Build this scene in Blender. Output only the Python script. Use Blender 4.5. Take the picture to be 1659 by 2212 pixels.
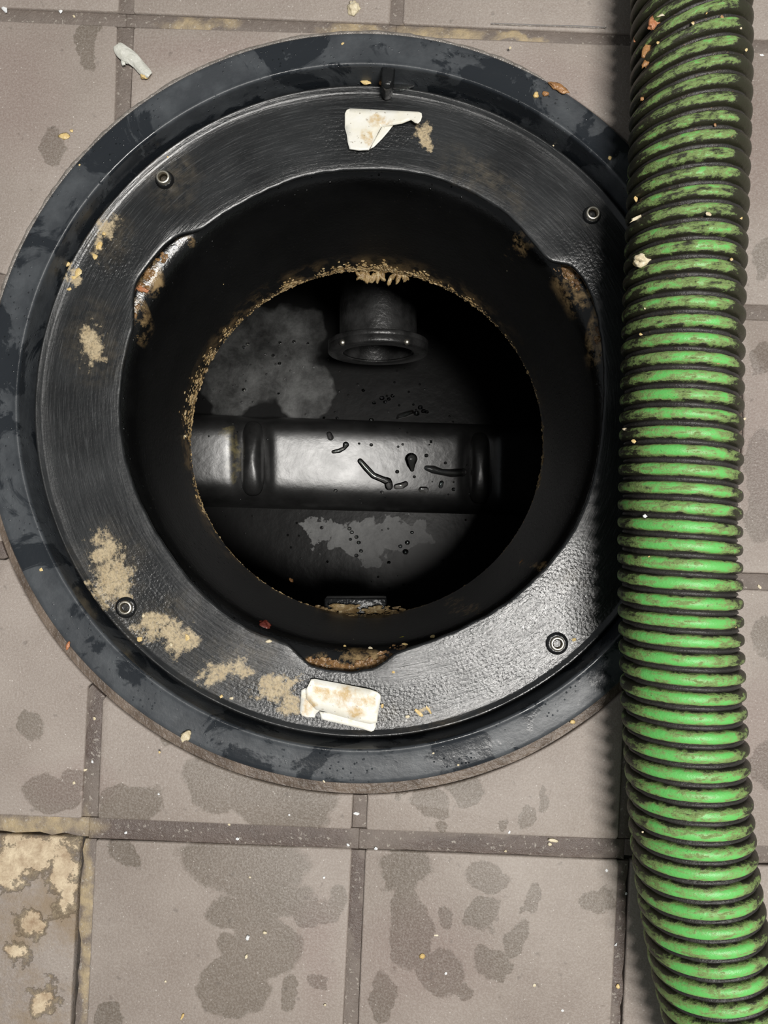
import bpy, bmesh, math, random
from mathutils import Vector, Matrix, Euler, noise

for o in list(bpy.data.objects):
    bpy.data.objects.remove(o, do_unlink=True)
scene = bpy.context.scene
COL = scene.collection
rng = random.Random(7)

# ------------------------------------------------------------------ camera
W, H, F = 1659.0, 2212.0, 1660.0
CAM_Z = 0.442
RX, RY = 0.0325, -0.0057
cam_d = bpy.data.cameras.new('camera')
cam_d.sensor_fit = 'HORIZONTAL'
cam_d.sensor_width = 36.0
cam_d.lens = 36.0 * F / W
cam_d.clip_start = 0.01
cam_d.clip_end = 20
cam = bpy.data.objects.new('camera', cam_d)
COL.objects.link(cam)
cam.location = (0, 0, CAM_Z)
cam.rotation_euler = (RX, RY, 0)
scene.camera = cam

# ------------------------------------------------------------------ world, lamp, exposure
world = bpy.data.worlds.new('world')
scene.world = world
world.use_nodes = True
bg = world.node_tree.nodes['Background']
bg.inputs[0].default_value = (0.93, 0.97, 1.0, 1)
bg.inputs[1].default_value = 0.18

lamp_d = bpy.data.lights.new('ceiling_lamp', 'AREA')
lamp_d.shape = 'RECTANGLE'
lamp_d.size = 0.30
lamp_d.size_y = 0.95
lamp_d.energy = 72
lamp_d.color = (1.0, 0.97, 0.925)
lamp = bpy.data.objects.new('ceiling_lamp', lamp_d)
COL.objects.link(lamp)
lamp.location = (0.535, -0.296, 2.4)
lamp.rotation_euler = (Vector((0, -0.05, 0)) - lamp.location).to_track_quat('-Z', 'Y').to_euler()

vs = scene.view_settings
vs.view_transform = 'Standard'
vs.look = 'None'
vs.exposure = 0.0
vs.gamma = 1.0
vs.use_curve_mapping = False

# ------------------------------------------------------------------ geometry helpers
RC = Euler((RX, RY, 0)).to_matrix()
CAMP = Vector((0, 0, CAM_Z))


def ray(px, py):
    return (RC @ Vector(((px - W / 2) / F, -(py - H / 2) / F, -1))).normalized()


def P(px, py, z=0.0):
    d = ray(px, py)
    return CAMP + d * ((z - CAM_Z) / d.z)


def pxs(z):
    return (CAM_Z - z) / F          # metres for one pixel at height z


def obj(name, verts, faces, mat, parent=None, smooth=True, loc=None):
    me = bpy.data.meshes.new(name)
    me.from_pydata([tuple(v) for v in verts], [], faces)
    me.validate()
    bm = bmesh.new()
    bm.from_mesh(me)
    bmesh.ops.recalc_face_normals(bm, faces=bm.faces)
    bm.to_mesh(me)
    bm.free()
    if smooth:
        me.polygons.foreach_set('use_smooth', [True] * len(me.polygons))
    o = bpy.data.objects.new(name, me)
    COL.objects.link(o)
    if mat:
        me.materials.append(mat)
    if parent:
        o.parent = parent
    if loc is not None:
        o.location = loc
    return o


def sharp(o, angle=35):
    me = o.data
    bm = bmesh.new()
    bm.from_mesh(me)
    lim = math.radians(angle)
    for e in bm.edges:
        if len(e.link_faces) == 2:
            e.smooth = e.calc_face_angle(0) < lim
    bm.to_mesh(me)
    bm.free()
    return o


def empty(name, loc):
    o = bpy.data.objects.new(name, None)
    COL.objects.link(o)
    o.location = loc
    o.empty_display_size = 0.02
    return o


def tag(o, label=None, cat=None, group=None, kind=None):
    if label:
        o['label'] = label
    if cat:
        o['category'] = cat
    if group:
        o['group'] = group
    if kind:
        o['kind'] = kind
    return o


def lathe(profile, seg=192, closed=False):
    """profile: list of (r, z); returns verts, faces about the z axis"""
    n = len(profile)
    v, f = [], []
    for i in range(seg):
        a = 2 * math.pi * i / seg
        c, s = math.cos(a), math.sin(a)
        for r, z in profile:
            v.append((r * c, r * s, z))
    m = n if closed else n - 1
    for i in range(seg):
        j = (i + 1) % seg
        for k in range(m):
            l = (k + 1) % n
            f.append((i * n + k, j * n + k, j * n + l, i * n + l))
    return v, f


def boxes(lst):
    v, f = [], []
    for (x0, x1, y0, y1, z0, z1) in lst:
        b = len(v)
        v += [(x0, y0, z0), (x1, y0, z0), (x1, y1, z0), (x0, y1, z0),
              (x0, y0, z1), (x1, y0, z1), (x1, y1, z1), (x0, y1, z1)]
        f += [tuple(b + q for q in t) for t in ((0, 3, 2, 1), (4, 5, 6, 7), (0, 1, 5, 4), (1, 2, 6, 5), (2, 3, 7, 6), (3, 0, 4, 7))]
    return v, f


def bevel(o, w, seg=2, angle=30):
    m = o.modifiers.new('bevel', 'BEVEL')
    m.width = w
    m.segments = seg
    m.limit_method = 'ANGLE'
    m.angle_limit = math.radians(angle)
    return o


def poly_offset(pts, d):
    """inset a counter-clockwise polygon by d"""
    n = len(pts)
    out = []
    for i in range(n):
        p0, p1, p2 = pts[i - 1], pts[i], pts[(i + 1) % n]
        e1 = Vector((p1[0] - p0[0], p1[1] - p0[1]))
        e2 = Vector((p2[0] - p1[0], p2[1] - p1[1]))
        if e1.length < 1e-9 or e2.length < 1e-9:
            out.append(p1)
            continue
        e1.normalize()
        e2.normalize()
        n1 = Vector((-e1.y, e1.x))
        n2 = Vector((-e2.y, e2.x))
        b = n1 + n2
        if b.length < 1e-6:
            b = n1
        b.normalize()
        k = max(0.5, b.dot(n1))
        out.append((p1[0] + b.x * d / k, p1[1] + b.y * d / k))
    return out


def area2(pts):
    return sum(pts[i - 1][0] * pts[i][1] - pts[i][0] * pts[i - 1][1] for i in range(len(pts)))


def slab(pts, ztop, zbot, bev):
    if area2(pts) < 0:
        pts = pts[::-1]
    n = len(pts)
    a = poly_offset(pts, bev)
    b = poly_offset(pts, bev * 0.3)
    v = [(x, y, ztop) for x, y in a] + [(x, y, ztop - bev * 0.3) for x, y in b] + \
        [(x, y, ztop - bev) for x, y in pts] + [(x, y, zbot) for x, y in pts]
    f = [tuple(range(n)), tuple(range(4 * n - 1, 3 * n - 1, -1))]
    for L in range(3):
        for i in range(n):
            j = (i + 1) % n
            f.append((L * n + i, (L + 1) * n + i, (L + 1) * n + j, L * n + j))
    return v, f


def clip_outside(pts, c, r, step=0.004):
    """parts of a simple polygon that lie outside a circle"""
    if area2(pts) < 0:
        pts = pts[::-1]
    dense = []
    n = len(pts)
    for i in range(n):
        p, q = Vector(pts[i]), Vector(pts[(i + 1) % n])
        k = max(1, int((q - p).length / step))
        for t in range(k):
            dense.append(p.lerp(q, t / k))
    ins = [(p - c).length < r for p in dense]
    if not any(ins):
        return [list(map(tuple, pts))]
    if all(ins):
        return []
    m = len(dense)
    st = next(i for i in range(m) if ins[i - 1] and not ins[i])
    runs, cur = [], []
    for k in range(m):
        i = (st + k) % m
        if not ins[i]:
            cur.append(dense[i])
        elif cur:
            runs.append(cur)
            cur = []
    if cur:
        runs.append(cur)
    out = []
    for run in runs:
        if len(run) < 3:
            continue
        a0 = math.atan2(run[-1].y - c.y, run[-1].x - c.x)
        a1 = math.atan2(run[0].y - c.y, run[0].x - c.x)
        d = (a1 - a0 + math.pi) % (2 * math.pi) - math.pi
        k = max(2, int(abs(d) * r / 0.005))
        arc = [Vector((c.x + r * math.cos(a0 + d * t / k), c.y + r * math.sin(a0 + d * t / k))) for t in range(0, k + 1)]
        keep = [run[0]]
        for i in range(1, len(run) - 1):        # drop collinear points
            e1, e2 = run[i] - run[i - 1], run[i + 1] - run[i]
            if abs(e1.x * e2.y - e1.y * e2.x) > 1e-9:
                keep.append(run[i])
        keep.append(run[-1])
        if (keep[-1] - arc[0]).length < 0.0015:
            keep.pop()
        if (keep[0] - arc[-1]).length < 0.0015:
            keep.pop(0)
        poly = [tuple(p) for p in keep + arc]
        if abs(area2(poly)) > 1e-5:
            out.append(poly)
    return out


# ------------------------------------------------------------------ material helpers
class NT:
    def __init__(self, name):
        self.m = bpy.data.materials.new(name)
        self.m.use_nodes = True
        self.t = self.m.node_tree
        self.b = self.t.nodes['Principled BSDF']
        self.pos = self.n('ShaderNodeNewGeometry').outputs['Position']

    def n(self, kind, **kw):
        nd = self.t.nodes.new(kind)
        for k, v in kw.items():
            setattr(nd, k, v)
        return nd

    def set(self, sock, val):
        if isinstance(val, bpy.types.NodeSocket):
            self.t.links.new(val, sock)
        else:
            if sock.type == 'RGBA' and len(val) == 3:
                val = (*val, 1)
            sock.default_value = val

    def P(self, name, val):
        self.set(self.b.inputs[name], val)

    def noise(self, scale, detail=4, rough=0.55, vec=None, dist=0.0, col=False):
        nd = self.n('ShaderNodeTexNoise')
        self.set(nd.inputs['Vector'], vec or self.pos)
        nd.inputs['Scale'].default_value = scale
        nd.inputs['Detail'].default_value = detail
        nd.inputs['Roughness'].default_value = rough
        nd.inputs['Distortion'].default_value = dist
        return nd.outputs['Color'] if col else nd.outputs['Fac']

    def voronoi(self, scale, vec=None, feature='F1', out='Distance', rand=1.0):
        nd = self.n('ShaderNodeTexVoronoi', feature=feature)
        self.set(nd.inputs['Vector'], vec or self.pos)
        nd.inputs['Scale'].default_value = scale
        nd.inputs['Randomness'].default_value = rand
        return nd.outputs[out]

    def ramp(self, v, a, b, lo=0.0, hi=1.0):
        nd = self.n('ShaderNodeMapRange')
        self.set(nd.inputs['Value'], v)
        nd.inputs['From Min'].default_value = a
        nd.inputs['From Max'].default_value = b
        self.set(nd.inputs['To Min'], lo)
        self.set(nd.inputs['To Max'], hi)
        return nd.outputs['Result']

    def math(self, op, a, b=0.0, c=None):
        nd = self.n('ShaderNodeMath', operation=op)
        self.set(nd.inputs[0], a)
        self.set(nd.inputs[1], b)
        if c is not None:
            self.set(nd.inputs[2], c)
        return nd.outputs[0]

    def vmath(self, op, a, b=None):
        nd = self.n('ShaderNodeVectorMath', operation=op)
        self.set(nd.inputs[0], a)
        if b is not None:
            self.set(nd.inputs[1], b)
        return nd.outputs['Value'] if op in ('LENGTH', 'DISTANCE') else nd.outputs['Vector']

    def mix(self, fac, a, b):
        nd = self.n('ShaderNodeMix', data_type='RGBA')
        self.set(nd.inputs['Factor'], fac)
        self.set(nd.inputs['A'] if False else nd.inputs[6], a)
        self.set(nd.inputs[7], b)
        return nd.outputs[2]

    def fmix(self, fac, a, b):
        nd = self.n('ShaderNodeMix', data_type='FLOAT')
        self.set(nd.inputs[0], fac)
        self.set(nd.inputs[2], a)
        self.set(nd.inputs[3], b)
        return nd.outputs[0]

    def bump(self, h, dist, strength=1.0, normal=None):
        nd = self.n('ShaderNodeBump')
        self.set(nd.inputs['Height'], h)
        nd.inputs['Distance'].default_value = dist
        self.set(nd.inputs['Strength'], strength)
        if normal is not None:
            self.set(nd.inputs['Normal'], normal)
        return nd.outputs['Normal']

    def wobble(self, scale, amt, detail=3):
        c = self.noise(scale, detail, col=True)
        d = self.vmath('SUBTRACT', c, (0.5, 0.5, 0.5))
        d = self.vmath('MULTIPLY', d, (amt, amt, amt))
        return self.vmath('ADD', self.pos, d)

    def blobs(self, vec, lst):
        """smallest relative distance to a list of (x, y, rx, ry, rot)"""
        cur = None
        for (x, y, rx, ry, rot) in lst:
            mp = self.n('ShaderNodeMapping', vector_type='TEXTURE')
            self.set(mp.inputs['Vector'], vec)
            mp.inputs['Location'].default_value = (x, y, 0)
            mp.inputs['Rotation'].default_value = (0, 0, rot)
            mp.inputs['Scale'].default_value = (rx, ry, 1000)
            L = self.vmath('LENGTH', mp.outputs['Vector'])
            cur = L if cur is None else self.math('MINIMUM', cur, L)
        return cur

    def attr(self, name):
        nd = self.n('ShaderNodeAttribute', attribute_name=name)
        return nd.outputs['Vector']

    def sep(self, v):
        nd = self.n('ShaderNodeSeparateXYZ')
        self.set(nd.inputs[0], v)
        return nd.outputs


def px_blobs(lst, z):
    out = []
    for t in lst:
        x, y, rx, ry = t[:4]
        rot = t[4] if len(t) > 4 else 0
        p = P(x, y, z)
        s = pxs(z)
        out.append((p.x, p.y, rx * s, ry * s, math.radians(rot)))
    return out


# ------------------------------------------------------------------ main measures
Z_FL, Z_SEAT, Z_RIM, Z_BOT = 0.003, -0.014, -0.154, -0.43
C = Vector((-0.0098, 0.0773))
R_OUT, R_IN, R_LIP = 0.2171, 0.1971, 0.1946

# ------------------------------------------------------------------ materials
WET = [(70, 1570, 28, 34), (105, 1712, 62, 40), (170, 1680, 36, 30), (275, 1745, 66, 50), (480, 1680, 95, 75), (620, 1720, 120, 70), (700, 1670, 60, 50),
       (270, 1855, 32, 30), (530, 1868, 135, 62), (555, 1962, 112, 45, 12), (565, 2055, 90, 55), (505, 2135, 75, 55),
       (672, 1975, 32, 40), (722, 1962, 24, 36), (690, 2122, 22, 18), (625, 2140, 22, 34), (235, 2190, 26, 22),
       (860, 1720, 13, 18), (925, 1728, 38, 34), (940, 1776, 11, 14), (1012, 1705, 45, 32), (1145, 1765, 25, 20), (1095, 1784, 9, 14), (1178, 1725, 13, 26),
       (872, 1888, 62, 45), (880, 1965, 42, 50), (884, 2045, 46, 75), (948, 2112, 60, 45, 25), (1045, 1890, 40, 28), (1040, 1968, 38, 40),
       (1062, 2080, 38, 42), (1115, 2020, 42, 32, 40), (1142, 1945, 20, 26), (1004, 2145, 18, 14), (960, 1992, 22, 30), (825, 2160, 30, 60),
       (1650, 1010, 40, 90), (1650, 1120, 38, 60), (1655, 1390, 30, 60), (1650, 780, 26, 40), (1640, 560, 26, 60),
       (355, 1590, 20, 26), (820, 1645, 60, 30), (1290, 1935, 40, 22), (1655, 1650, 40, 60), (110, 330, 30, 50), (190, 100, 22, 60)]
RED = [(150, 1690, 80, 45), (900, 2080, 130, 110), (690, 2060, 50, 110), (20, 200, 120, 150), (60, 760, 60, 80), (430, 120, 140, 40), (1190, 180, 120, 80),
       (1650, 1600, 60, 120), (1640, 300, 60, 160), (1655, 950, 60, 200)]


def speckle_tile(name, broken=False):
    m = NT(name)
    w = m.wobble(38, 0.030, 8)
    wet = m.ramp(m.blobs(w, px_blobs(WET, 0)), 1.04, 0.94)
    red = m.ramp(m.blobs(m.wobble(25, 0.03), px_blobs(RED, 0)), 1.4, 0.5)
    big = m.noise(14, 5, 0.6)
    fine = m.noise(900, 3, 0.7)
    dry = m.mix(m.ramp(big, 0.35, 0.68), (0.252, 0.208, 0.178), (0.325, 0.278, 0.242))
    dry = m.mix(m.math('MULTIPLY', red, 0.55), dry, (0.24, 0.18, 0.158))
    wetc = m.mix(m.ramp(big, 0.3, 0.7), (0.130, 0.106, 0.082), (0.175, 0.142, 0.114))
    wetc = m.mix(m.math('MULTIPLY', red, 0.6), wetc, (0.15, 0.108, 0.092))
    c = m.mix(m.math('MULTIPLY', wet, 0.86), dry, wetc)
    c = m.mix(m.ramp(fine, 0.42, 0.70, 0.0, 0.6), c, m.mix(0.4, c, (0.6, 0.56, 0.52)))
    spk = m.ramp(m.voronoi(420), 0.16, 0.05)
    sel = m.ramp(m.noise(300, 1), 0.55, 0.62)
    c = m.mix(m.math('MULTIPLY', m.math('MULTIPLY', spk, sel), 0.75), c, (0.75, 0.71, 0.66))
    dk = m.ramp(m.noise(160, 2), 0.66, 0.74)
    c = m.mix(m.math('MULTIPLY', dk, 0.35), c, (0.08, 0.065, 0.055))
    rough = m.fmix(wet, 0.56, 0.50)
    h = m.math('ADD', m.noise(700, 3), m.math('MULTIPLY', m.noise(1800, 2), 0.6))
    nrm = m.bump(h, 0.0004, 0.6)
    if broken:
        sp = [(60, 1840, 130, 44, 10), (130, 1890, 34, 64), (15, 1870, 40, 54), (95, 2150, 26, 36), (145, 1935, 20, 34), (75, 1990, 40, 26), (40, 2060, 20, 26)]
        gr = m.noise(110, 7, 0.75)
        ms = m.ramp(m.math('SUBTRACT', gr, m.math('MULTIPLY', m.blobs(m.wobble(45, 0.03, 6), px_blobs(sp, 0)), 0.40)), 0.06, 0.22)
        tan = m.mix(m.ramp(m.noise(80, 7, 0.75), 0.3, 0.65), (0.30, 0.20, 0.12), (0.72, 0.60, 0.42))
        c = m.mix(m.ramp(m.noise(30, 6, 0.7), 0.42, 0.62), c, (0.27, 0.205, 0.14))
        c = m.mix(ms, c, tan)
        nrm = m.bump(m.math('ADD', m.math('MULTIPLY', ms, -1.0), m.math('MULTIPLY', m.noise(180, 6, 0.7), 0.8)), 0.002, 0.8, nrm)
    m.P('Base Color', c)
    m.P('Roughness', rough)
    m.P('Specular IOR Level', 0.5)
    m.P('Normal', nrm)
    return m.m


M_TILE = speckle_tile('quarry_tile')
M_BROKEN = speckle_tile('spalled_tile', True)


def mat_grout():
    m = NT('grout')
    wet = m.ramp(m.blobs(m.wobble(40, 0.02), px_blobs([(420, 1800, 230, 40), (640, 1805, 120, 40), (205, 1560, 20, 90), (1100, 1830, 240, 26), (1355, 2050, 30, 300), (180, 1180, 300, 40), (770, 1950, 22, 120)], 0)), 1.1, 0.8)
    tan = m.ramp(m.blobs(m.wobble(60, 0.02, 5), px_blobs([(960, 72, 120, 26, -3), (760, 62, 80, 20), (1120, 80, 60, 10), (90, 1785, 130, 26), (185, 2000, 16, 240), (430, 45, 90, 14)], 0)), 1.15, 0.6)
    n = m.noise(90, 6, 0.65)
    c = m.mix(n, (0.115, 0.092, 0.078), (0.235, 0.195, 0.168))
    c = m.mix(m.math('MULTIPLY', wet, 0.8), c, m.mix(n, (0.062, 0.045, 0.038), (0.15, 0.113, 0.098)))
    c = m.mix(m.math('MULTIPLY', tan, m.ramp(n, 0.3, 0.6)), c, (0.42, 0.33, 0.20))
    c = m.mix(m.ramp(m.noise(500, 2), 0.62, 0.7, 0, 0.5), c, (0.5, 0.46, 0.4))
    m.P('Base Color', c)
    m.P('Roughness', m.fmix(wet, 0.5, 0.28))
    m.P('Normal', m.bump(m.noise(350, 5, 0.7), 0.0012, 0.8))
    return m.m


M_GROUT = mat_grout()


def mat_plain(name, col, rough=0.5, metal=0.0, bscale=None, bdist=0.0005, col2=None, nscale=200, spec=0.5):
    m = NT(name)
    if col2:
        m.P('Base Color', m.mix(m.ramp(m.noise(nscale, 4), 0.35, 0.65), col, col2))
    else:
        m.P('Base Color', col)
    m.P('Roughness', rough)
    m.P('Metallic', metal)
    m.P('Specular IOR Level', spec)
    if bscale:
        m.P('Normal', m.bump(m.noise(bscale, 4), bdist, 0.8))
    return m.m


M_BED = mat_plain('mortar_bed', (0.018, 0.014, 0.011), 0.7, bscale=300, col2=(0.04, 0.03, 0.022))


def mat_flange():
    m = NT('flange_plastic')
    a = m.attr('polar')
    damp = m.ramp(m.noise(24, 6, 0.62, dist=0.7), 0.465, 0.50)
    film = m.ramp(m.noise(70, 4, 0.6), 0.40, 0.68)
    c = m.mix(damp, (0.018, 0.0215, 0.026), m.mix(film, (0.042, 0.047, 0.053), (0.068, 0.075, 0.082)))
    drops = m.ramp(m.voronoi(330), 0.20, 0.0)
    sel = m.ramp(m.noise(40, 2), 0.47, 0.58)
    drops = m.math('MULTIPLY', drops, sel)
    m.P('Base Color', c)
    m.P('Roughness', m.fmix(damp, 0.26, 0.44))
    n1 = m.bump(m.noise(160, 4, 0.6), 0.0006, 0.5)
    m.P('Normal', m.bump(drops, 0.0012, 0.8, n1))
    return m.m


M_FLANGE = mat_flange()

TAN_SEAT = [(212, 530, 13, 34), (160, 600, 16, 20), (150, 575, 10, 10), (235, 490, 18, 22), (240, 1255, 45, 60), (225, 1190, 32, 40), (395, 1385, 38, 24, 20), (375, 1360, 30, 30),
            (475, 1452, 45, 26, 12), (520, 1440, 24, 16), (600, 1488, 45, 28, 10), (625, 1520, 26, 28), (590, 1475, 40, 24), (918, 300, 16, 30, 20), (330, 1345, 40, 22, 30),
            (200, 745, 26, 44), (345, 1330, 26, 18), (265, 1280, 24, 24), (635, 1475, 14, 14), (915, 1535, 20, 5, 12)]
FAINT = [(1050, 390, 110, 34, -35), (200, 740, 60, 90), (240, 1240, 70, 110), (340, 1340, 90, 40, 30), (1230, 1250, 40, 30), (230, 500, 50, 60), (950, 1560, 120, 20), (520, 1430, 110, 60, 15),
         (800, 1540, 90, 30), (370, 390, 60, 60)]


def mat_seat():
    m = NT('seat_plastic')
    pol = m.attr('polar')
    st = m.n('ShaderNodeMapping')
    m.set(st.inputs['Vector'], pol)
    st.inputs['Scale'].default_value = (2.2, 2.2, 160)
    scr = m.noise(4.0, 6, 0.65, vec=st.outputs['Vector'])
    st2 = m.n('ShaderNodeMapping')
    m.set(st2.inputs['Vector'], pol)
    st2.inputs['Scale'].default_value = (3.2, 3.2, 420)
    scr2 = m.noise(3.0, 3, 0.6, vec=st2.outputs['Vector'])
    film = m.ramp(m.noise(22, 5, 0.6), 0.38, 0.66)
    c = m.mix(film, (0.010, 0.0107, 0.0112), (0.024, 0.0255, 0.0265))
    c = m.mix(m.ramp(scr2, 0.58, 0.72, 0, 0.55), c, (0.075, 0.078, 0.08))
    wf = m.wobble(70, 0.022, 6)
    bl = m.blobs(wf, px_blobs(TAN_SEAT, Z_SEAT))
    grain = m.noise(230, 6, 0.75)
    tan = m.ramp(m.math('SUBTRACT', grain, m.math('MULTIPLY', bl, 0.30)), 0.18, 0.33)
    tan = m.math('MULTIPLY', tan, m.ramp(m.noise(700, 4, 0.7), 0.34, 0.54, 0.45, 1.0))
    fb = m.blobs(m.wobble(50, 0.03, 5), px_blobs(FAINT, Z_SEAT))
    faint = m.math('MULTIPLY', m.ramp(fb, 1.3, 0.2), m.ramp(m.noise(150, 6, 0.75), 0.40, 0.70, 0, 0.42))
    tanc = m.mix(m.noise(200, 4), (0.34, 0.25, 0.13), (0.58, 0.48, 0.31))
    c = m.mix(faint, c, (0.17, 0.14, 0.095))
    c = m.mix(tan, c, tanc)
    m.P('Base Color', c)
    rough = m.ramp(scr, 0.3, 0.7, 0.20, 0.32)
    m.P('Roughness', m.fmix(tan, rough, 0.55))
    greasy = m.noise(560, 2, 0.5)
    gb = m.blobs(m.wobble(20, 0.05), px_blobs([(1150, 1330, 220, 200), (760, 1510, 240, 70), (290, 1290, 80, 110), (800, 290, 130, 60), (1240, 600, 60, 110), (225, 560, 60, 80)], Z_SEAT))
    gsel = m.ramp(gb, 1.2, 0.7, 0.16, 1.0)
    n1 = m.bump(greasy, 0.0008, m.math('MULTIPLY', gsel, 0.42))
    n2 = m.bump(scr, 0.0009, 0.30, n1)
    n3 = n2
    m.P('Specular IOR Level', 0.68)
    m.P('Normal', n3)
    return m.m


M_SEAT = mat_seat()


def mat_neck():
    m = NT('neck_plastic')
    sx = m.sep(m.pos)
    film = m.ramp(m.noise(24, 5, 0.6), 0.35, 0.7)
    c = m.mix(film, (0.0035, 0.0036, 0.0037), (0.0085, 0.0087, 0.0088))
    # brown grease smeared low on the wall and up on the rolled lip
    low = m.math('MULTIPLY', m.ramp(sx[2], -0.122, -0.152), m.ramp(m.math('SUBTRACT', sx[1], m.math('MULTIPLY', sx[0], 0.8)), 0.03, 0.13, 0.25, 1.0))
    smear = m.math('MULTIPLY', low, m.ramp(m.noise(60, 6, 0.7), 0.46, 0.62))
    top = m.ramp(sx[2], -0.040, -0.026)
    nb = px_blobs([(322, 600, 30, 40), (400, 520, 20, 14), (300, 690, 20, 50), (1240, 620, 46, 60), (1290, 730, 20, 70), (760, 1430, 100, 26)], -0.024)
    patch = m.math('MULTIPLY', m.math('MULTIPLY', top, m.ramp(m.blobs(m.pos, nb), 1.1, 0.8)), m.ramp(m.noise(75, 6, 0.7), 0.46, 0.58))
    pts = px_blobs([(1098, 592, 26, 22, -45), (1110, 570, 14, 14), (1125, 1215, 14, 9), (990, 1305, 26, 6, 20), (1180, 900, 9, 70)], -0.10)
    bl = m.math('MULTIPLY', m.ramp(m.blobs(m.wobble(90, 0.012, 5), pts), 1.2, 0.8), m.ramp(m.noise(240, 5, 0.7), 0.46, 0.6))
    s = m.math('MAXIMUM', m.math('MAXIMUM', m.math('MULTIPLY', smear, 0.85), m.math('MULTIPLY', patch, 0.9)), bl)
    c = m.mix(s, c, m.mix(m.noise(150, 4), (0.15, 0.085, 0.035), (0.42, 0.30, 0.15)))
    m.P('Base Color', c)
    m.P('Roughness', m.fmix(top, 0.42, 0.18))
    m.P('Specular IOR Level', m.fmix(top, 0.35, 0.6))
    n1 = m.bump(m.noise(380, 4, 0.65), 0.0007, 0.4)
    drops = m.math('MULTIPLY', m.ramp(m.voronoi(210), 0.16, 0.0), m.ramp(m.noise(30, 2), 0.5, 0.6))
    m.P('Normal', m.bump(drops, 0.0015, 0.7, n1))
    return m.m


M_NECK = mat_neck()


def mat_tank():
    m = NT('tank_plastic')
    film_b = px_blobs([(560, 760, 110, 110, 20), (650, 850, 60, 60), (500, 850, 60, 60), (640, 700, 60, 60), (480, 780, 20, 110)], Z_BOT)
    film_c = px_blobs([(780, 1165, 60, 36), (850, 1150, 80, 34), (700, 1140, 40, 18), (690, 1165, 26, 16), (800, 1190, 24, 30)], Z_BOT)
    fa = m.math('MULTIPLY', m.ramp(m.blobs(m.wobble(18, 0.07, 3), film_b), 1.05, 0.9), m.ramp(m.noise(26, 5, 0.65), 0.3, 0.65, 0.2, 0.9))
    fb = m.ramp(m.blobs(m.wobble(50, 0.05, 6), film_c), 1.05, 0.95)
    f = m.math('MAXIMUM', fa, fb)
    base = m.mix(m.noise(20, 5), (0.006, 0.006, 0.006), (0.013, 0.013, 0.013))
    c = m.mix(f, base, m.mix(m.ramp(m.noise(38, 8, 0.8, dist=0.3), 0.36, 0.66), (0.018, 0.0185, 0.018), (0.11, 0.112, 0.11)))
    m.P('Base Color', c)
    m.P('Roughness', m.fmix(f, 0.30, 0.44))
    m.P('Specular IOR Level', m.fmix(f, 0.10, 0.5))
    n1 = m.bump(m.noise(60, 4), 0.0008, 0.4)
    drops = m.math('MULTIPLY', m.ramp(m.voronoi(110), 0.16, 0.0), m.ramp(m.noise(14, 2), 0.52, 0.6))
    m.P('Normal', m.bump(drops, 0.002, 0.8, n1))
    return m.m


M_TANK = mat_tank()


def mat_ridge():
    m = NT('ridge_plastic')
    n = m.noise(26, 6, 0.65)
    c = m.mix(m.ramp(n, 0.3, 0.7), (0.010, 0.010, 0.010), (0.026, 0.026, 0.026))
    scr = m.ramp(m.noise(40, 4, 0.6, dist=2.0), 0.49, 0.505)
    scr = m.math('MULTIPLY', scr, m.ramp(m.noise(40, 4, 0.6, dist=2.0), 0.52, 0.505))
    c = m.mix(m.math('MULTIPLY', scr, 0.6), c, (0.015, 0.015, 0.014))
    tan = m.ramp(m.blobs(m.wobble(60, 0.03, 5), px_blobs([(505, 985, 14, 60), (490, 940, 16, 14)], -0.38)), 1.1, 0.7)
    c = m.mix(m.math('MULTIPLY', tan, m.ramp(m.noise(90, 5), 0.4, 0.6)), c, (0.12, 0.10, 0.045))
    m.P('Base Color', c)
    m.P('Roughness', m.ramp(n, 0.3, 0.7, 0.31, 0.39))
    m.P('Specular IOR Level', 0.8)
    dots = m.ramp(m.voronoi(95), 0.10, 0.04)
    dots = m.math('MULTIPLY', dots, m.ramp(m.noise(20, 2), 0.5, 0.58))
    m.P('Normal', m.bump(dots, 0.002, 0.8, m.bump(m.noise(110, 4), 0.0007, 0.4)))
    return m.m


M_RIDGE = mat_ridge()
M_PIPE = mat_plain('pipe_plastic', (0.012, 0.012, 0.012), 0.33, bscale=300, bdist=0.0006, col2=(0.035, 0.035, 0.035), nscale=60)
M_STEEL = mat_plain('nickel_steel', (0.78, 0.74, 0.64), 0.42, 1.0, bscale=500, bdist=0.0002)
M_BRASSDARK = mat_plain('dull_thread_metal', (0.22, 0.19, 0.14), 0.4, 1.0, bscale=600, bdist=0.0004)
M_BLACK = mat_plain('black_gloss_plastic', (0.010, 0.0105, 0.011), 0.22, bscale=250, bdist=0.0008)
M_CRUST = None


def mat_crust(name, a, b, c3, rough=0.35):
    m = NT(name)
    n = m.noise(130, 5, 0.7)
    c = m.mix(m.ramp(n, 0.35, 0.65), a, b)
    c = m.mix(m.ramp(m.noise(300, 4), 0.55, 0.7), c, c3)
    m.P('Base Color', c)
    m.P('Roughness', rough)
    m.P('Subsurface Weight', 0.0)
    m.P('Normal', m.bump(m.noise(600, 4), 0.0008, 0.8))
    return m.m


M_CRUST = mat_crust('grease_residue', (0.20, 0.125, 0.05), (0.46, 0.33, 0.16), (0.62, 0.50, 0.29))
M_CRUSTD = mat_crust('dark_grease_residue', (0.10, 0.05, 0.02), (0.30, 0.17, 0.07), (0.45, 0.29, 0.14), 0.22)


def mat_water():
    m = NT('water')
    m.P('Base Color', (1, 1, 1))
    m.P('Roughness', 0.02)
    m.P('IOR', 1.33)
    m.P('Transmission Weight', 1.0)
    return m.m


M_WATER = mat_water()

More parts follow.
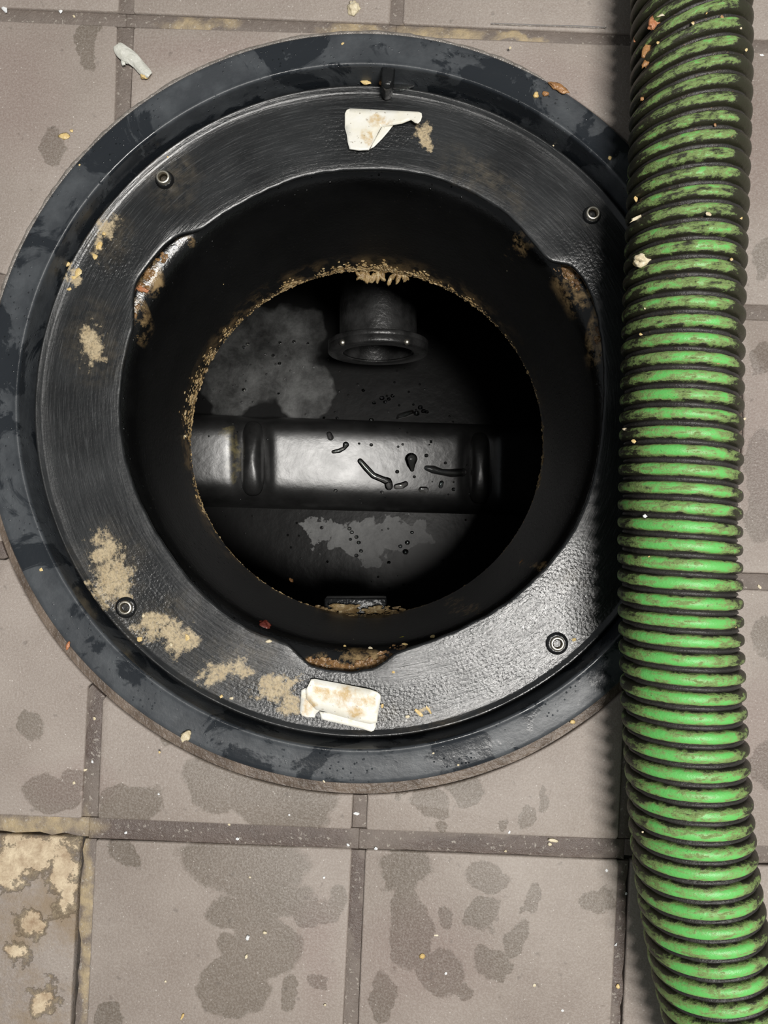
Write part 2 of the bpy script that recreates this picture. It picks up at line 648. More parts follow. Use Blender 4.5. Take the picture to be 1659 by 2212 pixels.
# ------------------------------------------------------------------ floor
def plane_hole(c, r, x0, x1, y0, y1, ztop, zbot, seg=128):
    v, f = [], []
    for i in range(seg):
        a = 2 * math.pi * i / seg
        dx, dy = math.cos(a), math.sin(a)
        t = min(((x1 - c.x) / dx if dx > 0 else (x0 - c.x) / dx) if abs(dx) > 1e-9 else 1e9,
                ((y1 - c.y) / dy if dy > 0 else (y0 - c.y) / dy) if abs(dy) > 1e-9 else 1e9)
        pi, po = (c.x + r * dx, c.y + r * dy), (c.x + t * dx, c.y + t * dy)
        v += [(*pi, ztop), (*po, ztop), (*po, zbot), (*pi, zbot)]
    for i in range(seg):
        j = (i + 1) % seg
        for k in range(4):
            l = (k + 1) % 4
            f.append((i * 4 + k, i * 4 + l, j * 4 + l, j * 4 + k))
    return v, f


v, f = plane_hole(C, R_OUT + 0.0008, -0.62, 0.62, -0.62, 0.62, -0.0050, -0.012)
floor = sharp(obj('floor', v, f, M_BED))
tag(floor, 'brown quarry tile floor with wide grey grout joints', 'floor', kind='structure')

VX = {-2: -900, -1: -315, 0: 268, 1: 854, 2: 1430, 3: 2015, 4: 2600}
HY = {-2: -1130, -1: -548, 0: 30, 1: 606, 2: 1190, 3: 1782, 4: 2362, 5: 2950}
HV = {-2: 17, -1: 17, 0: 17, 1: 15.5, 2: 14, 3: 17, 4: 17}
HH = {-2: 17, -1: 17, 0: 13, 1: 16, 2: 17, 3: 22, 4: 17, 5: 17}
SH, SV = 0.041, -0.046


def grid_px(xv, yh):
    # intersection of x = xv + SV*(y-100) and y = yh + SH*x
    y = (yh + SH * (xv - SV * 100)) / (1 - SH * SV)
    return xv + SV * (y - 100), y


CT = C + Vector((0.0, -0.0030))
RT = R_OUT + 0.0036
for k in range(-1, 4):
    for j in range(-2, 4):
        jit = [rng.uniform(-2.5, 2.5) for _ in range(8)]
        cs = [grid_px(VX[j] + HV[j], HY[k] + HH[k]), grid_px(VX[j + 1] - HV[j + 1], HY[k] + HH[k]),
              grid_px(VX[j + 1] - HV[j + 1], HY[k + 1] - HH[k + 1]), grid_px(VX[j] + HV[j], HY[k + 1] - HH[k + 1])]
        q = [P(cs[i][0] + jit[2 * i], cs[i][1] + jit[2 * i + 1]).xy for i in range(4)]
        # round the corners a little
        poly = []
        for i in range(4):
            p0, p1, p2 = q[i - 1], q[i], q[(i + 1) % 4]
            d0, d1 = (p0 - p1).normalized() * 0.0016, (p2 - p1).normalized() * 0.0016
            poly += [tuple(p1 + d0), tuple(p1 + (d0 + d1) * 0.3), tuple(p1 + d1)]
        for pc in clip_outside(poly, CT, RT):
            v, f = slab(pc, rng.uniform(-0.0004, 0.0003), -0.0050, 0.0010)
            o = sharp(obj('tile', v, f, M_BROKEN if (j, k) == (-1, 3) else M_TILE, floor), 50)
            if (j, k) == (-1, 3):
                o['label'] = 'broken tile with tan spalled surface'


def grout_strip(pa, pb, na, nb, seg, gap_lo, gap_hi):
    """a strip of grout between pixel lines; pa->pb is the centre line, na/nb the half widths; gaps leave cracks along the tiles"""
    lo, hi = [], []
    A, B = Vector(pa), Vector(pb)
    d = (B - A).normalized()
    nr = Vector((-d.y, d.x))
    for i in range(seg + 1):
        t = i / seg
        c = A.lerp(B, t)
        w = na + (nb - na) * t
        s = rng.uniform(-1, 1)
        lo.append(P(*(c - nr * (w + 1.5 - gap_lo * (1 + 0.5 * s)))).xy)
        hi.append(P(*(c + nr * (w + 1.5 - gap_hi * (1 + 0.5 * rng.uniform(-1, 1))))).xy)
    poly = [tuple(p) for p in lo] + [tuple(p) for p in reversed(hi)]
    for pc in clip_outside(poly, CT, RT + 0.0006, 0.01):
        v, f = slab(pc, -0.0013, -0.0049, 0.0005)
        sharp(obj('grout_strip', v, f, M_GROUT, floor), 50)


for k in range(0, 4):
    for j in range(-2, 4):
        a = grid_px(VX[j] + (0 if j > -2 else 0), HY[k])
        b = grid_px(VX[j + 1], HY[k])
        glo = ghi = 0.8
        if (j, k) == (-1, 3):
            ghi = 7.0
        if k == 3 and j == 2:
            ghi = 9.0
        if k == 3 and j == 1:
            ghi = 2.5
        grout_strip(a, b, HH[k], HH[k], 22, glo, ghi)
for j in range(-1, 4):
    for k in range(-1, 4):
        a = grid_px(VX[j], HY[k] + HH[k] + 2)
        b = grid_px(VX[j], HY[k + 1] - HH[k + 1] - 2)
        glo = ghi = 0.8
        if (j, k) == (0, 3):
            ghi = 8.0
        if (j, k) == (2, 3):
            glo = 6.0
        grout_strip(a, b, HV[j], HV[j], 22, glo, ghi)

# grout between the collar and the cut tiles: uneven ring
seg = 200
v, f = [], []
for i in range(seg):
    a = 2 * math.pi * i / seg
    d = Vector((math.cos(a), math.sin(a)))
    pin = C + d * (R_OUT + 0.0004)
    pout = CT + d * (RT - 0.0002)
    zz = -0.0012 + 0.0012 * noise.noise(Vector((d.x * 9, d.y * 9, 0.3)))
    v += [(pin.x, pin.y, zz), (pout.x, pout.y, zz - 0.0004), (pout.x, pout.y, -0.0049), (pin.x, pin.y, -0.0049)]
for i in range(seg):
    j = (i + 1) % seg
    for k in range(4):
        l = (k + 1) % 4
        f.append((i * 4 + k, i * 4 + l, j * 4 + l, j * 4 + k))
M_MORTAR = mat_plain('brown_mortar', (0.085, 0.062, 0.046), 0.42, bscale=350, bdist=0.0014, col2=(0.17, 0.13, 0.10), nscale=60)
sharp(obj('grout_ring', v, f, M_MORTAR, floor), 50)

# ------------------------------------------------------------------ the grease trap
trap = empty('grease_trap', (C.x, C.y, Z_FL))
tag(trap, 'black plastic grease trap with round open access collar set in the tile floor', 'grease trap')
TL = Vector((C.x, C.y, Z_FL))          # everything below is local to the trap


def L(p):
    return Vector(p) - TL


def polar_attr(o, centre=Vector((0, 0))):
    at = o.data.attributes.new('polar', 'FLOAT_VECTOR', 'POINT')
    for i, vv in enumerate(o.data.vertices):
        x, y = vv.co.x - centre.x, vv.co.y - centre.y
        r = math.hypot(x, y) or 1
        at.data[i].vector = (x / r, y / r, r)


def zl(z):
    return z - Z_FL


prof = [(R_OUT - 0.0008, -0.0048), (R_OUT, zl(-0.004)), (R_OUT, zl(0.0010)), (R_OUT - 0.0004, zl(0.0022)), (R_OUT - 0.0014, zl(0.0029)), (R_OUT - 0.003, 0.0), (0.208, 0.0002),
        (R_IN + 0.0039, 0.0), (R_IN + 0.0026, 0.0003), (R_IN + 0.0016, 0.0008), (R_IN + 0.0007, 0.0006), (R_IN + 0.0001, -0.0003), (R_IN, -0.0016), (R_IN - 0.0004, zl(-0.011)), (R_IN - 0.0010, zl(-0.0195))]
v, f = lathe(prof, 256)
o = obj('outer_flange', v, f, M_FLANGE, trap)
polar_attr(o)

# seat plate with the ragged cut opening
HOLE = [(790, 366), (870, 369), (950, 386), (1030, 420), (1100, 465), (1150, 520), (1175, 553), (1195, 566), (1235, 572), (1262, 602), (1283, 650), (1298, 720), (1305, 790), (1303, 880),
        (1296, 960), (1281, 1040), (1265, 1090), (1240, 1145), (1200, 1200), (1150, 1255), (1090, 1305), (1020, 1345), (950, 1375), (880, 1400), (852, 1410), (837, 1425), (815, 1440),
        (770, 1450), (705, 1447), (670, 1438), (645, 1415), (625, 1392), (590, 1380), (540, 1360), (480, 1320), (420, 1265), (370, 1200), (320, 1120), (285, 1040), (265, 970), (258, 890),
        (262, 820), (275, 750), (289, 700), (287, 640), (293, 610), (320, 570), (345, 540), (370, 515), (400, 503), (432, 497), (470, 470), (520, 440), (580, 410), (640, 385), (720, 370)]
hp = []
for (x, y) in HOLE:
    p = L(P(x, y, Z_SEAT))
    hp.append((math.atan2(p.y, p.x), math.hypot(p.x, p.y)))
hp.sort()


def hole_r(a):
    a = (a + math.pi) % (2 * math.pi) - math.pi
    n = len(hp)
    for i in range(n):
        a0, r0 = hp[i]
        a1, r1 = hp[(i + 1) % n]
        if i == n - 1:
            a1 += 2 * math.pi
        aa = a
        if i == n - 1 and a < a0:
            aa += 2 * math.pi
        if a0 <= aa <= a1:
            t = (aa - a0) / (a1 - a0)
            return r0 + (r1 - r0) * t
    return hp[0][1]


NS = 512
rs = [hole_r(2 * math.pi * i / NS) for i in range(NS)]
rs = [(rs[i - 2] + 2 * rs[i - 1] + 3 * rs[i] + 2 * rs[(i + 1) % NS] + rs[(i + 2) % NS]) / 9 for i in range(NS)]
rs = [r + 0.00045 * noise.noise(Vector((math.cos(2 * math.pi * i / NS) * 22, math.sin(2 * math.pi * i / NS) * 22, 1.7))) for i, r in enumerate(rs)]
v, f = [], []
n_prof = None
for i in range(NS):
    a = 2 * math.pi * i / NS
    c_, s_ = math.cos(a), math.sin(a)
    rh = rs[i]
    pr = [(R_IN - 0.0011, zl(-0.0195)), (R_LIP + 0.0008, zl(-0.0192)), (R_LIP + 0.0003, zl(-0.0135)), (R_LIP - 0.0001, zl(-0.0121)), (R_LIP - 0.0007, zl(-0.0116)), (R_LIP - 0.0016, zl(-0.0118)),
          (R_LIP - 0.0030, zl(-0.0136)), (R_LIP - 0.0042, zl(-0.0140))]
    for t in (0.12, 0.3, 0.5, 0.7, 0.88):
        r = 0.190 + (rh + 0.0016 - 0.190) * t
        wob = 0.0004 * noise.noise(Vector((c_ * r * 40, s_ * r * 40, 0)))
        pr.append((r, zl(-0.0140) + wob))
    pr += [(rh + 0.0016, zl(-0.0141)), (rh + 0.0006, zl(-0.0143)), (rh, zl(-0.0150)), (rh + 0.0002, zl(-0.0172)), (rh + 0.003, zl(-0.0175)), (R_IN - 0.002, zl(-0.0215))]
    n_prof = len(pr)
    for r, z in pr:
        v.append((r * c_, r * s_, z))
for i in range(NS):
    j = (i + 1) % NS
    for k in range(n_prof):
        l = (k + 1) % n_prof
        f.append((i * n_prof + k, j * n_prof + k, j * n_prof + l, i * n_prof + l))
seat = sharp(obj('seat_plate', v, f, M_SEAT, trap), 55)
polar_attr(seat)

# stop lug on the wall at the top
lp = L(P(838, 160, -0.002))
la = math.atan2(lp.y, lp.x)
LUG = [(-0.0043, 0.0008), (0.0043, 0.0008), (0.0036, -0.0085), (0.0022, -0.0112), (-0.0012, -0.0118), (-0.0034, -0.0095)]
rot = Matrix.Rotation(la - math.pi / 2, 3, 'Z')
v = []
for z, sc in ((zl(-0.013), 0.92), (zl(0.000), 1.0), (zl(0.0022), 0.86)):
    for x, y in LUG:
        v.append(rot @ Vector((x * sc, R_IN - 0.0001 + y * sc, z)))
n = len(LUG)
f = [tuple(range(n)), tuple(range(3 * n - 1, 2 * n - 1, -1))]
for k in range(2):
    for i in range(n):
        j = (i + 1) % n
        f.append((k * n + i, k * n + j, (k + 1) * n + j, (k + 1) * n + i))
o = obj('stop_lug', v, f, M_BLACK, trap)
bevel(o, 0.0008, 2)

# threaded inserts
for (x, y, hh, boss) in ((351, 381, 0.0045, 0.0052), (1282, 459, 0.0040, 0.0052), (269, 1313, 0.0022, 0.0060), (1205, 1391, 0.0022, 0.0064)):
    p = L(P(x, y, Z_SEAT + hh))
    base = zl(Z_SEAT)
    pr = [(0.0041, base - 0.002), (0.0041, base + hh - 0.0004), (0.0037, base + hh), (0.0031, base + hh), (0.0028, base + hh - 0.0004), (0.0027, base - 0.004)]
    v, f = lathe(pr, 32)
    ins = sharp(obj('threaded_insert', [Vector(q) + Vector((p.x, p.y, 0)) for q in v], f, M_STEEL, trap), 50)
    ins['label'] = 'bright metal threaded insert'
    pr = [(boss + 0.0006, base - 0.0006), (boss, base + hh * 0.35), (0.0047, base + hh * 0.55), (0.0042, base + hh * 0.55), (0.0042, base - 0.0006)]
    v, f = lathe(pr, 32)
    obj('boss', [Vector(q) + Vector((p.x, p.y, 0)) for q in v], f, M_BLACK, ins)
    pr = [(0.0000, base - 0.0035), (0.0026, base - 0.0035)]
    for k in range(5):
        zz = base - 0.0032 + k * (hh + 0.0022) / 5
        pr += [(0.0026, zz), (0.0022, zz + 0.0003), (0.0026, zz + 0.0006)]
    v, f = lathe(pr, 24)
    obj('thread', [Vector(q) + Vector((p.x, p.y, 0)) for q in v], f, M_BRASSDARK, ins)

# neck: rolled lip, wall and lower rim
NR = 0.1366
prof = [(0.176, zl(-0.0300)), (0.172, zl(-0.0232)), (0.166, zl(-0.0222)), (0.160, zl(-0.0217)), (0.1545, zl(-0.0222)), (0.1500, zl(-0.0240)), (0.1462, zl(-0.0275)), (0.1440, zl(-0.0320)),
        (0.1425, zl(-0.0400)), (0.1412, zl(-0.0600)), (0.1395, zl(-0.090)), (0.1380, zl(-0.120)), (0.1369, zl(-0.146)), (NR, zl(-0.152)), (NR + 0.0008, zl(-0.1540)), (NR + 0.003, zl(-0.1545)),
        (NR + 0.0042, zl(-0.153)), (NR + 0.006, zl(-0.120)), (0.1475, zl(-0.050)), (0.1520, zl(-0.034)), (0.172, zl(-0.0310))]
NECK_DY = -0.0032              # the neck leans a little towards the front
v, f = lathe(prof, 256)


def neck_t(z):
    return min(1, max(0, (-0.022 - z) / 0.13))


v = [(x, y * (1 - 0.02 * neck_t(z + Z_FL)) + NECK_DY * neck_t(z + Z_FL), z) for x, y, z in v]
obj('neck', v, f, M_NECK, trap)

# tank body: slabs of wall and bottom, roof with the round opening
TX0, TX1, TY0, TY1 = -0.27, 0.25, -0.21, 0.23
zb, zt = zl(Z_BOT), zl(-0.150)
v, f = boxes([(TX0, TX1, TY0, TY1, zb - 0.006, zb)])
obj('tank_bottom', v, f, M_TANK, trap, smooth=False)
v, f = boxes([(TX0 - 0.006, TX0, TY0, TY1, zb - 0.006, zt), (TX1, TX1 + 0.006, TY0, TY1, zb - 0.006, zt), (TX0, TX1, TY0 - 0.006, TY0, zb - 0.006, zt), (TX0, TX1, TY1, TY1 + 0.006, zb - 0.006, zt)])
obj('tank_wall', v, f, M_TANK, trap, smooth=False)
v, f = plane_hole(Vector((0, NECK_DY)), NR + 0.0052, TX0, TX1, TY0, TY1, zl(-0.138), zl(-0.144))
obj('tank_roof', v, f, M_TANK, trap, smooth=False)

# raised ridge across the tank bottom
Z_RG = -0.388
rc = L(P(760, 998, Z_RG))
ang = math.radians(-1.6)
NU, NV = 150, 40
RW = 0.0515
v, f = [], []
u0, u1 = TX0 + 0.03, TX1 - 0.03


def rz(px, py):
    p = L(P(px, py, Z_RG))
    t = (p.y - rc.y - math.tan(ang) * (p.x - rc.x)) / RW
    h = (Z_RG - Z_BOT - 0.125 * (p.x - rc.x) + 0.10 * t * RW) * max(0.0, 1 - abs(t) ** 6) ** 0.6
    return Z_BOT + h


def ux(px):
    return L(P(px, 998, Z_RG)).x


ribs_px = (548, 1042)
for i in range(NU + 1):
    u = u0 + (u1 - u0) * i / NU
    for k in range(NV + 1):
        t = -1 + 2 * k / NV
        top_h = Z_RG - Z_BOT - 0.125 * (u - rc.x) + 0.10 * t * RW
        h = top_h * max(0.0, 1 - abs(t) ** 6) ** 0.6
        endf = min(1, (u - u0) / 0.012, (u1 - u) / 0.012)
        h *= max(0.0, endf) ** 0.5
        for rp in ribs_px:
            d = (u - ux(rp)) / 0.0175
            h -= 0.0075 * math.exp(-(d * d) ** 2)
        # the panel dips very slightly towards the middle
        yy = rc.y + t * RW + math.tan(ang) * (u - rc.x)
        v.append((u, yy, zb + max(h, 0.0)))
for i in range(NU):
    for k in range(NV):
        a = i * (NV + 1) + k
        f.append((a, a + NV + 1, a + NV + 2, a + 1))
obj('ridge', v, f, M_RIDGE, trap)


def pill(cx, cy, z, lx, ly, hz, nseg=32, nr=8):
    v, f = [(cx, cy, z + hz)], []
    for r in range(1, nr + 1):
        ph = r / nr * math.pi / 2
        for i in range(nseg):
            a = 2 * math.pi * i / nseg
            sx = math.copysign(abs(math.cos(a)) ** 0.75, math.cos(a))
            sy = math.copysign(abs(math.sin(a)) ** 0.45, math.sin(a))
            v.append((cx + lx * sx * math.sin(ph), cy + ly * sy * math.sin(ph), z + hz * math.cos(ph)))
    for i in range(nseg):
        f.append((0, 1 + i, 1 + (i + 1) % nseg))
    for r in range(nr - 1):
        for i in range(nseg):
            j = (i + 1) % nseg
            f.append((1 + r * nseg + i, 1 + (r + 1) * nseg + i, 1 + (r + 1) * nseg + j, 1 + r * nseg + j))
    f.append(tuple(range(1 + (nr - 1) * nseg, 1 + nr * nseg)))
    return v, f


for rp in ribs_px:
    yy = rc.y + math.tan(ang) * (ux(rp) - rc.x)
    v, f = pill(ux(rp), yy, zl(rz(rp, 998)) - 0.009, 0.0125, 0.040, 0.016)
    obj('rib', v, f, M_RIDGE, trap)

# outlet pipe with flange ring
pf = L(P(817, 763, -0.319))
pz = zl(-0.319)


def ytube(prof, seg=64):
    """prof (r, y)"""
    vv, ff = lathe(prof, seg)
    return [(x, z, y) for x, y, z in vv], ff


v, f = ytube([(0.0335, 0.001), (0.0385, 0.001), (0.0385, TY1 - pf.y), (0.0335, TY1 - pf.y), (0.0335, 0.001)])
pipe = sharp(obj('outlet_pipe', [Vector(q) + Vector((pf.x, pf.y, pz)) for q in v], f, M_PIPE, trap), 50)
v, f = ytube([(0.0352, 0.0006), (0.0352, -0.0004), (0.0362, -0.001), (0.0488, -0.001), (0.0498, 0.0), (0.0500, 0.001), (0.0500, 0.0060), (0.0496, 0.0064), (0.0500, 0.0068), (0.0500, 0.0105), (0.049, 0.0115), (0.0388, 0.0115), (0.0388, 0.0006)])
ring = sharp(obj('flange_ring', [Vector(q) + Vector((pf.x, pf.y, pz)) for q in v], f, M_PIPE, pipe), 50)
for x, y in ((739, 738), (879, 740)):
    q = L(P(x, y, -0.319 + 0.040))
    a = math.atan2(math.sqrt(0.05 ** 2 - (q.x - pf.x) ** 2), q.x - pf.x)
    nrm = Vector((math.cos(a), 0, math.sin(a)))
    v, f = lathe([(0.0, 0.0026), (0.0013, 0.0024), (0.0024, 0.0016), (0.0030, 0.0), (0.0030, -0.001), (0.0, -0.001)], 16)
    M = Matrix.Translation(Vector((pf.x, q.y, pz)) + nrm * 0.0500) @ nrm.to_track_quat('Z', 'Y').to_matrix().to_4x4()
    o = obj('screw', [M @ Vector(p) for p in v], f, M_STEEL, pipe)
    o['label'] = 'small shiny screw head'

# bracket bar under the front of the rim
bp = L(P(768, 1302, -0.160))
v, f = boxes([(bp.x - 0.0245, bp.x + 0.0245, bp.y - 0.012, bp.y + 0.0035, zl(-0.185), zl(-0.160))])
o = obj('bracket', v, f, M_BLACK, trap)
bevel(o, 0.0012, 2)

# clear sealant bead round the outside of the flange, upper left
v, f = [], []
a0, a1, nb = math.radians(60), math.radians(165), 700
for i in range(nb + 1):
    a = a0 + (a1 - a0) * i / nb
    ease = min(1, i / 20, (nb - i) / 20)
    rr = (0.0011 + 0.0006 * noise.noise(Vector((a * 14, 0, 0))) + 0.0003 * noise.noise(Vector((a * 55, 3, 0)))) * max(0.1, ease)
    for k in range(8):
        b = 2 * math.pi * k / 8
        r = R_OUT + 0.0009 + rr * 1.3 * math.cos(b)
        v.append((r * math.cos(a), r * math.sin(a), zl(0.0006) + rr * math.sin(b)))
for i in range(nb):
    for k in range(8):
        f.append((i * 8 + k, (i + 1) * 8 + k, (i + 1) * 8 + (k + 1) % 8, i * 8 + (k + 1) % 8))
M_BEAD = mat_plain('sealant', (0.25, 0.225, 0.20), 0.16, bscale=700, bdist=0.0008, col2=(0.14, 0.125, 0.11))
o = obj('sealant_bead', v, f, M_BEAD, trap)

# ------------------------------------------------------------------ suction hose
HW = [(1491, -260), (1491, -120), (1491, 0), (1490, 200), (1482, 450), (1473.5, 700), (1468, 1000), (1466, 1250), (1473, 1500), (1485, 1700), (1499, 1860), (1521, 2000), (1541, 2100), (1570, 2212), (1612, 2330), (1665, 2450)]
HZ = 0.0358
HR = 0.0311
raw = [P(x, y, HZ) for x, y in HW]


def catmull(p, t, i):
    p0, p1, p2, p3 = p[max(i - 1, 0)], p[i], p[min(i + 1, len(p) - 1)], p[min(i + 2, len(p) - 1)]
    return 0.5 * ((2 * p1) + (-p0 + p2) * t + (2 * p0 - 5 * p1 + 4 * p2 - p3) * t * t + (-p0 + 3 * p1 - 3 * p2 + p3) * t ** 3)


dense = []
for i in range(len(raw) - 1):
    for k in range(24):
        dense.append(catmull(raw, k / 24, i))
cum = [0.0]
for i in range(1, len(dense)):
    cum.append(cum[-1] + (dense[i] - dense[i - 1]).length)
LEN = cum[-1]


def path(s):
    s = min(max(s, 0), LEN - 1e-6)
    lo, hi = 0, len(cum) - 1
    while hi - lo > 1:
        m = (lo + hi) // 2
        if cum[m] <= s:
            lo = m
        else:
            hi = m
    t = (s - cum[lo]) / (cum[hi] - cum[lo])
    a, b = max(lo - 6, 0), min(hi + 6, len(dense) - 1)
    return dense[lo].lerp(dense[hi], t), (dense[b] - dense[a]).normalized()


PITCH = 0.00936
s_top = 0.27                 # the ribs lean more and more towards the top end


def hose_pt(s, phi, r):
    lean = 0.0
    if s < s_top:
        lean = 0.55 * ((s_top - s) / s_top) ** 1.4
    c, t = path(s)
    up = Vector((0, 0, 1))
    side = up.cross(t).normalized()      # t runs down the picture, so side points right
    ofs = lean * r * math.cos(phi)
    return c + side * (r * math.cos(phi)) + up * (r * math.sin(phi)) - t * ofs


hose = empty('suction_hose', (path(LEN / 2)[0].x, path(LEN / 2)[0].y, 0.004))
tag(hose, 'green ribbed suction hose with black grooves and dirt lying across the collar', 'hose')
HO = Vector(hose.location)


def mat_hose_green():
    m = NT('hose_green')
    uv = m.sep(m.attr('huv'))
    vec = m.n('ShaderNodeCombineXYZ')
    m.set(vec.inputs[0], m.math('MULTIPLY', m.math('COSINE', uv[0]), 0.9))
    m.set(vec.inputs[1], m.math('MULTIPLY', m.math('SINE', uv[0]), 0.9))
    m.set(vec.inputs[2], m.math('MULTIPLY', uv[1], 95))
    n1 = m.noise(3.2, 7, 0.72, vec=vec.outputs[0])
    n2 = m.noise(420, 4, 0.7)
    n3 = m.noise(45, 6, 0.7)
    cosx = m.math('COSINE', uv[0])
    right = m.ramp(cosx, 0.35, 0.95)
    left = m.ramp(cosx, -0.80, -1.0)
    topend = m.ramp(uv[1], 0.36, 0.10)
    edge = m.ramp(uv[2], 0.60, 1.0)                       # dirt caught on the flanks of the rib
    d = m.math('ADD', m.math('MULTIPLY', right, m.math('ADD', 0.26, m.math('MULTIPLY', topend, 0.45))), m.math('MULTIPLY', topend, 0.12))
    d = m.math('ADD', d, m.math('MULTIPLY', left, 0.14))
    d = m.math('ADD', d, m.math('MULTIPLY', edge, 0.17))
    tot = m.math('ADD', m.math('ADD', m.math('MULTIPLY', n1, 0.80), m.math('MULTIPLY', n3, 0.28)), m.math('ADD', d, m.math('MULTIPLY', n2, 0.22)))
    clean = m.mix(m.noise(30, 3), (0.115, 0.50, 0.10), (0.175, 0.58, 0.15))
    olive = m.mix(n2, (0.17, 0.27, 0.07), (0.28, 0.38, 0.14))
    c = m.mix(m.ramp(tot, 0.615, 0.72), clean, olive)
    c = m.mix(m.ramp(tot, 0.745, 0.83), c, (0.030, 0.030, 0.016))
    c = m.mix(m.math('MULTIPLY', m.ramp(m.noise(700, 4, 0.75), 0.60, 0.68), m.ramp(m.noise(90, 4), 0.45, 0.6, 0.1, 0.8)), c, (0.045, 0.07, 0.02))
    m.P('Base Color', c)
    m.P('Roughness', m.ramp(n3, 0.3, 0.7, 0.34, 0.52))
    m.P('Normal', m.bump(m.math('ADD', n2, m.ramp(tot, 0.7, 0.85)), 0.0006, 0.6))
    return m.m


def mat_hose_black():
    m = NT('hose_black')
    uv = m.sep(m.attr('huv'))
    cosx = m.math('COSINE', uv[0])
    topend = m.ramp(uv[1], 0.40, 0.10)
    mud = m.math('ADD', m.math('MULTIPLY', m.noise(110, 6, 0.7), 0.6), m.math('MULTIPLY', m.math('MAXIMUM', m.ramp(cosx, 0.5, 0.95), topend), 0.16))
    c = m.mix(m.noise(60, 4), (0.022, 0.021, 0.019), (0.05, 0.047, 0.043))
    c = m.mix(m.ramp(mud, 0.42, 0.55, 0, 0.7), c, (0.036, 0.027, 0.017))
    c = m.mix(m.math('MULTIPLY', m.ramp(m.noise(500, 3), 0.64, 0.70), m.math('MULTIPLY', topend, 0.6)), c, (0.22, 0.14, 0.08))
    m.P('Base Color', c)
    m.P('Roughness', m.ramp(mud, 0.3, 0.6, 0.40, 0.26))
    m.P('Normal', m.bump(m.noise(500, 4, 0.7), 0.0010, 0.6))
    return m.m


def huv_attr(o, data):
    at = o.data.attributes.new('huv', 'FLOAT_VECTOR', 'POINT')
    at.data.foreach_set('vector', [c for t in data for c in t])


NPH = 56
spp = 10
NSG = int(LEN / PITCH * spp)
v, f, dat = [], [], []
for i in range(NSG + 1):
    s = LEN * i / NSG
    for k in range(NPH):
        phi = 2 * math.pi * k / NPH
        ph = (s / PITCH + phi / (2 * math.pi)) % 1.0
        d = abs(ph - 0.5) / 0.13                      # black band half way between ribs
        r = HR - 0.0044 + (0.0020 * (1 - d ** 4) if d < 1 else 0.0)
        v.append(hose_pt(s, phi, r) - HO)
        dat.append((phi, s, 0))
for i in range(NSG):
    for k in range(NPH):
        l = (k + 1) % NPH
        f.append((i * NPH + k, (i + 1) * NPH + k, (i + 1) * NPH + l, i * NPH + l))
o = obj('hose_wall', v, f, mat_hose_black(), hose)
huv_attr(o, dat)

v, f, dat = [], [], []
turns = int(LEN / PITCH) - 2
PR = []
for k in range(11):
    a = math.pi * k / 10
    w = math.copysign(abs(math.cos(a)) ** 0.8, math.cos(a))
    h = math.sin(a) ** 0.75 if 0 < k < 10 else 0
    PR.append((w * 0.00335, h, abs(w)))
NP = len(PR)
NST = turns * 64
for i in range(NST + 1):
    tt = i / 64
    phi = -2 * math.pi * tt
    s0 = (tt + 1) * PITCH
    for (w, h, e) in PR:
        s = s0 + w
        r = HR - 0.0044 + 0.0044 * h
        v.append(hose_pt(s, phi, r) - HO)
        dat.append((phi, s, e))
for i in range(NST):
    for k in range(NP - 1):
        a = i * NP + k
        f.append((a, a + 1, a + NP + 1, a + NP))
f.append(tuple(range(NP)))
f.append(tuple(range((NST + 1) * NP - 1, NST * NP - 1, -1)))
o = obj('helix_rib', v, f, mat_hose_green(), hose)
o['label'] = 'bright green spiral rib with dirt'
huv_attr(o, dat)

# ------------------------------------------------------------------ torn labels on the seat
def mat_label():
    m = NT('torn_label_film')
    n = m.noise(75, 5, 0.65)
    st = m.ramp(m.blobs(m.wobble(80, 0.02, 6), px_blobs([(735, 1505, 50, 20, -8), (770, 1525, 30, 22), (700, 1490, 22, 20), (665, 1525, 14, 26), (806, 1510, 12, 18), (820, 265, 26, 12, -15), (795, 300, 10, 20)], -0.012)), 1.25, 0.7)
    stain = m.math('MULTIPLY', st, m.ramp(m.noise(170, 6, 0.7), 0.36, 0.62))
    c = m.mix(m.ramp(n, 0.4, 0.7), (0.84, 0.83, 0.77), (0.80, 0.765, 0.64))
    c = m.mix(m.math('MULTIPLY', stain, 0.85), c, (0.55, 0.36, 0.12))
    c = m.mix(m.math('MULTIPLY', m.ramp(m.noise(480, 2), 0.68, 0.72), 0.6), c, (0.25, 0.2, 0.13))
    m.P('Base Color', c)
    m.P('Roughness', 0.38)
    m.P('Normal', m.bump(m.noise(140, 4), 0.0008, 0.5))
    return m.m


M_LABEL = mat_label()


def sheet(name, pts, zfun, th, parent, org):
    """thin bent sheet from a pixel outline; zfun(px, py) gives its height"""
    bm = bmesh.new()
    vs_ = [bm.verts.new((x, y, 0)) for x, y in pts]
    bm.faces.new(vs_)
    bmesh.ops.triangulate(bm, faces=bm.faces)
    bmesh.ops.subdivide_edges(bm, edges=bm.edges, cuts=3, use_grid_fill=True)
    for vv in bm.verts:
        z = zfun(vv.co.x, vv.co.y)
        vv.co = P(vv.co.x, vv.co.y, z) - org
    bmesh.ops.recalc_face_normals(bm, faces=bm.faces)
    if sum(fc.normal.z for fc in bm.faces) < 0:
        bmesh.ops.reverse_faces(bm, faces=bm.faces)
    me = bpy.data.meshes.new(name)
    bm.to_mesh(me)
    bm.free()
    me.materials.append(M_LABEL)
    me.polygons.foreach_set('use_smooth', [True] * len(me.polygons))
    o = bpy.data.objects.new(name, me)
    COL.objects.link(o)
    o.parent = parent
    sm = o.modifiers.new('solid', 'SOLIDIFY')
    sm.thickness = th
    sm.offset = 1
    return o


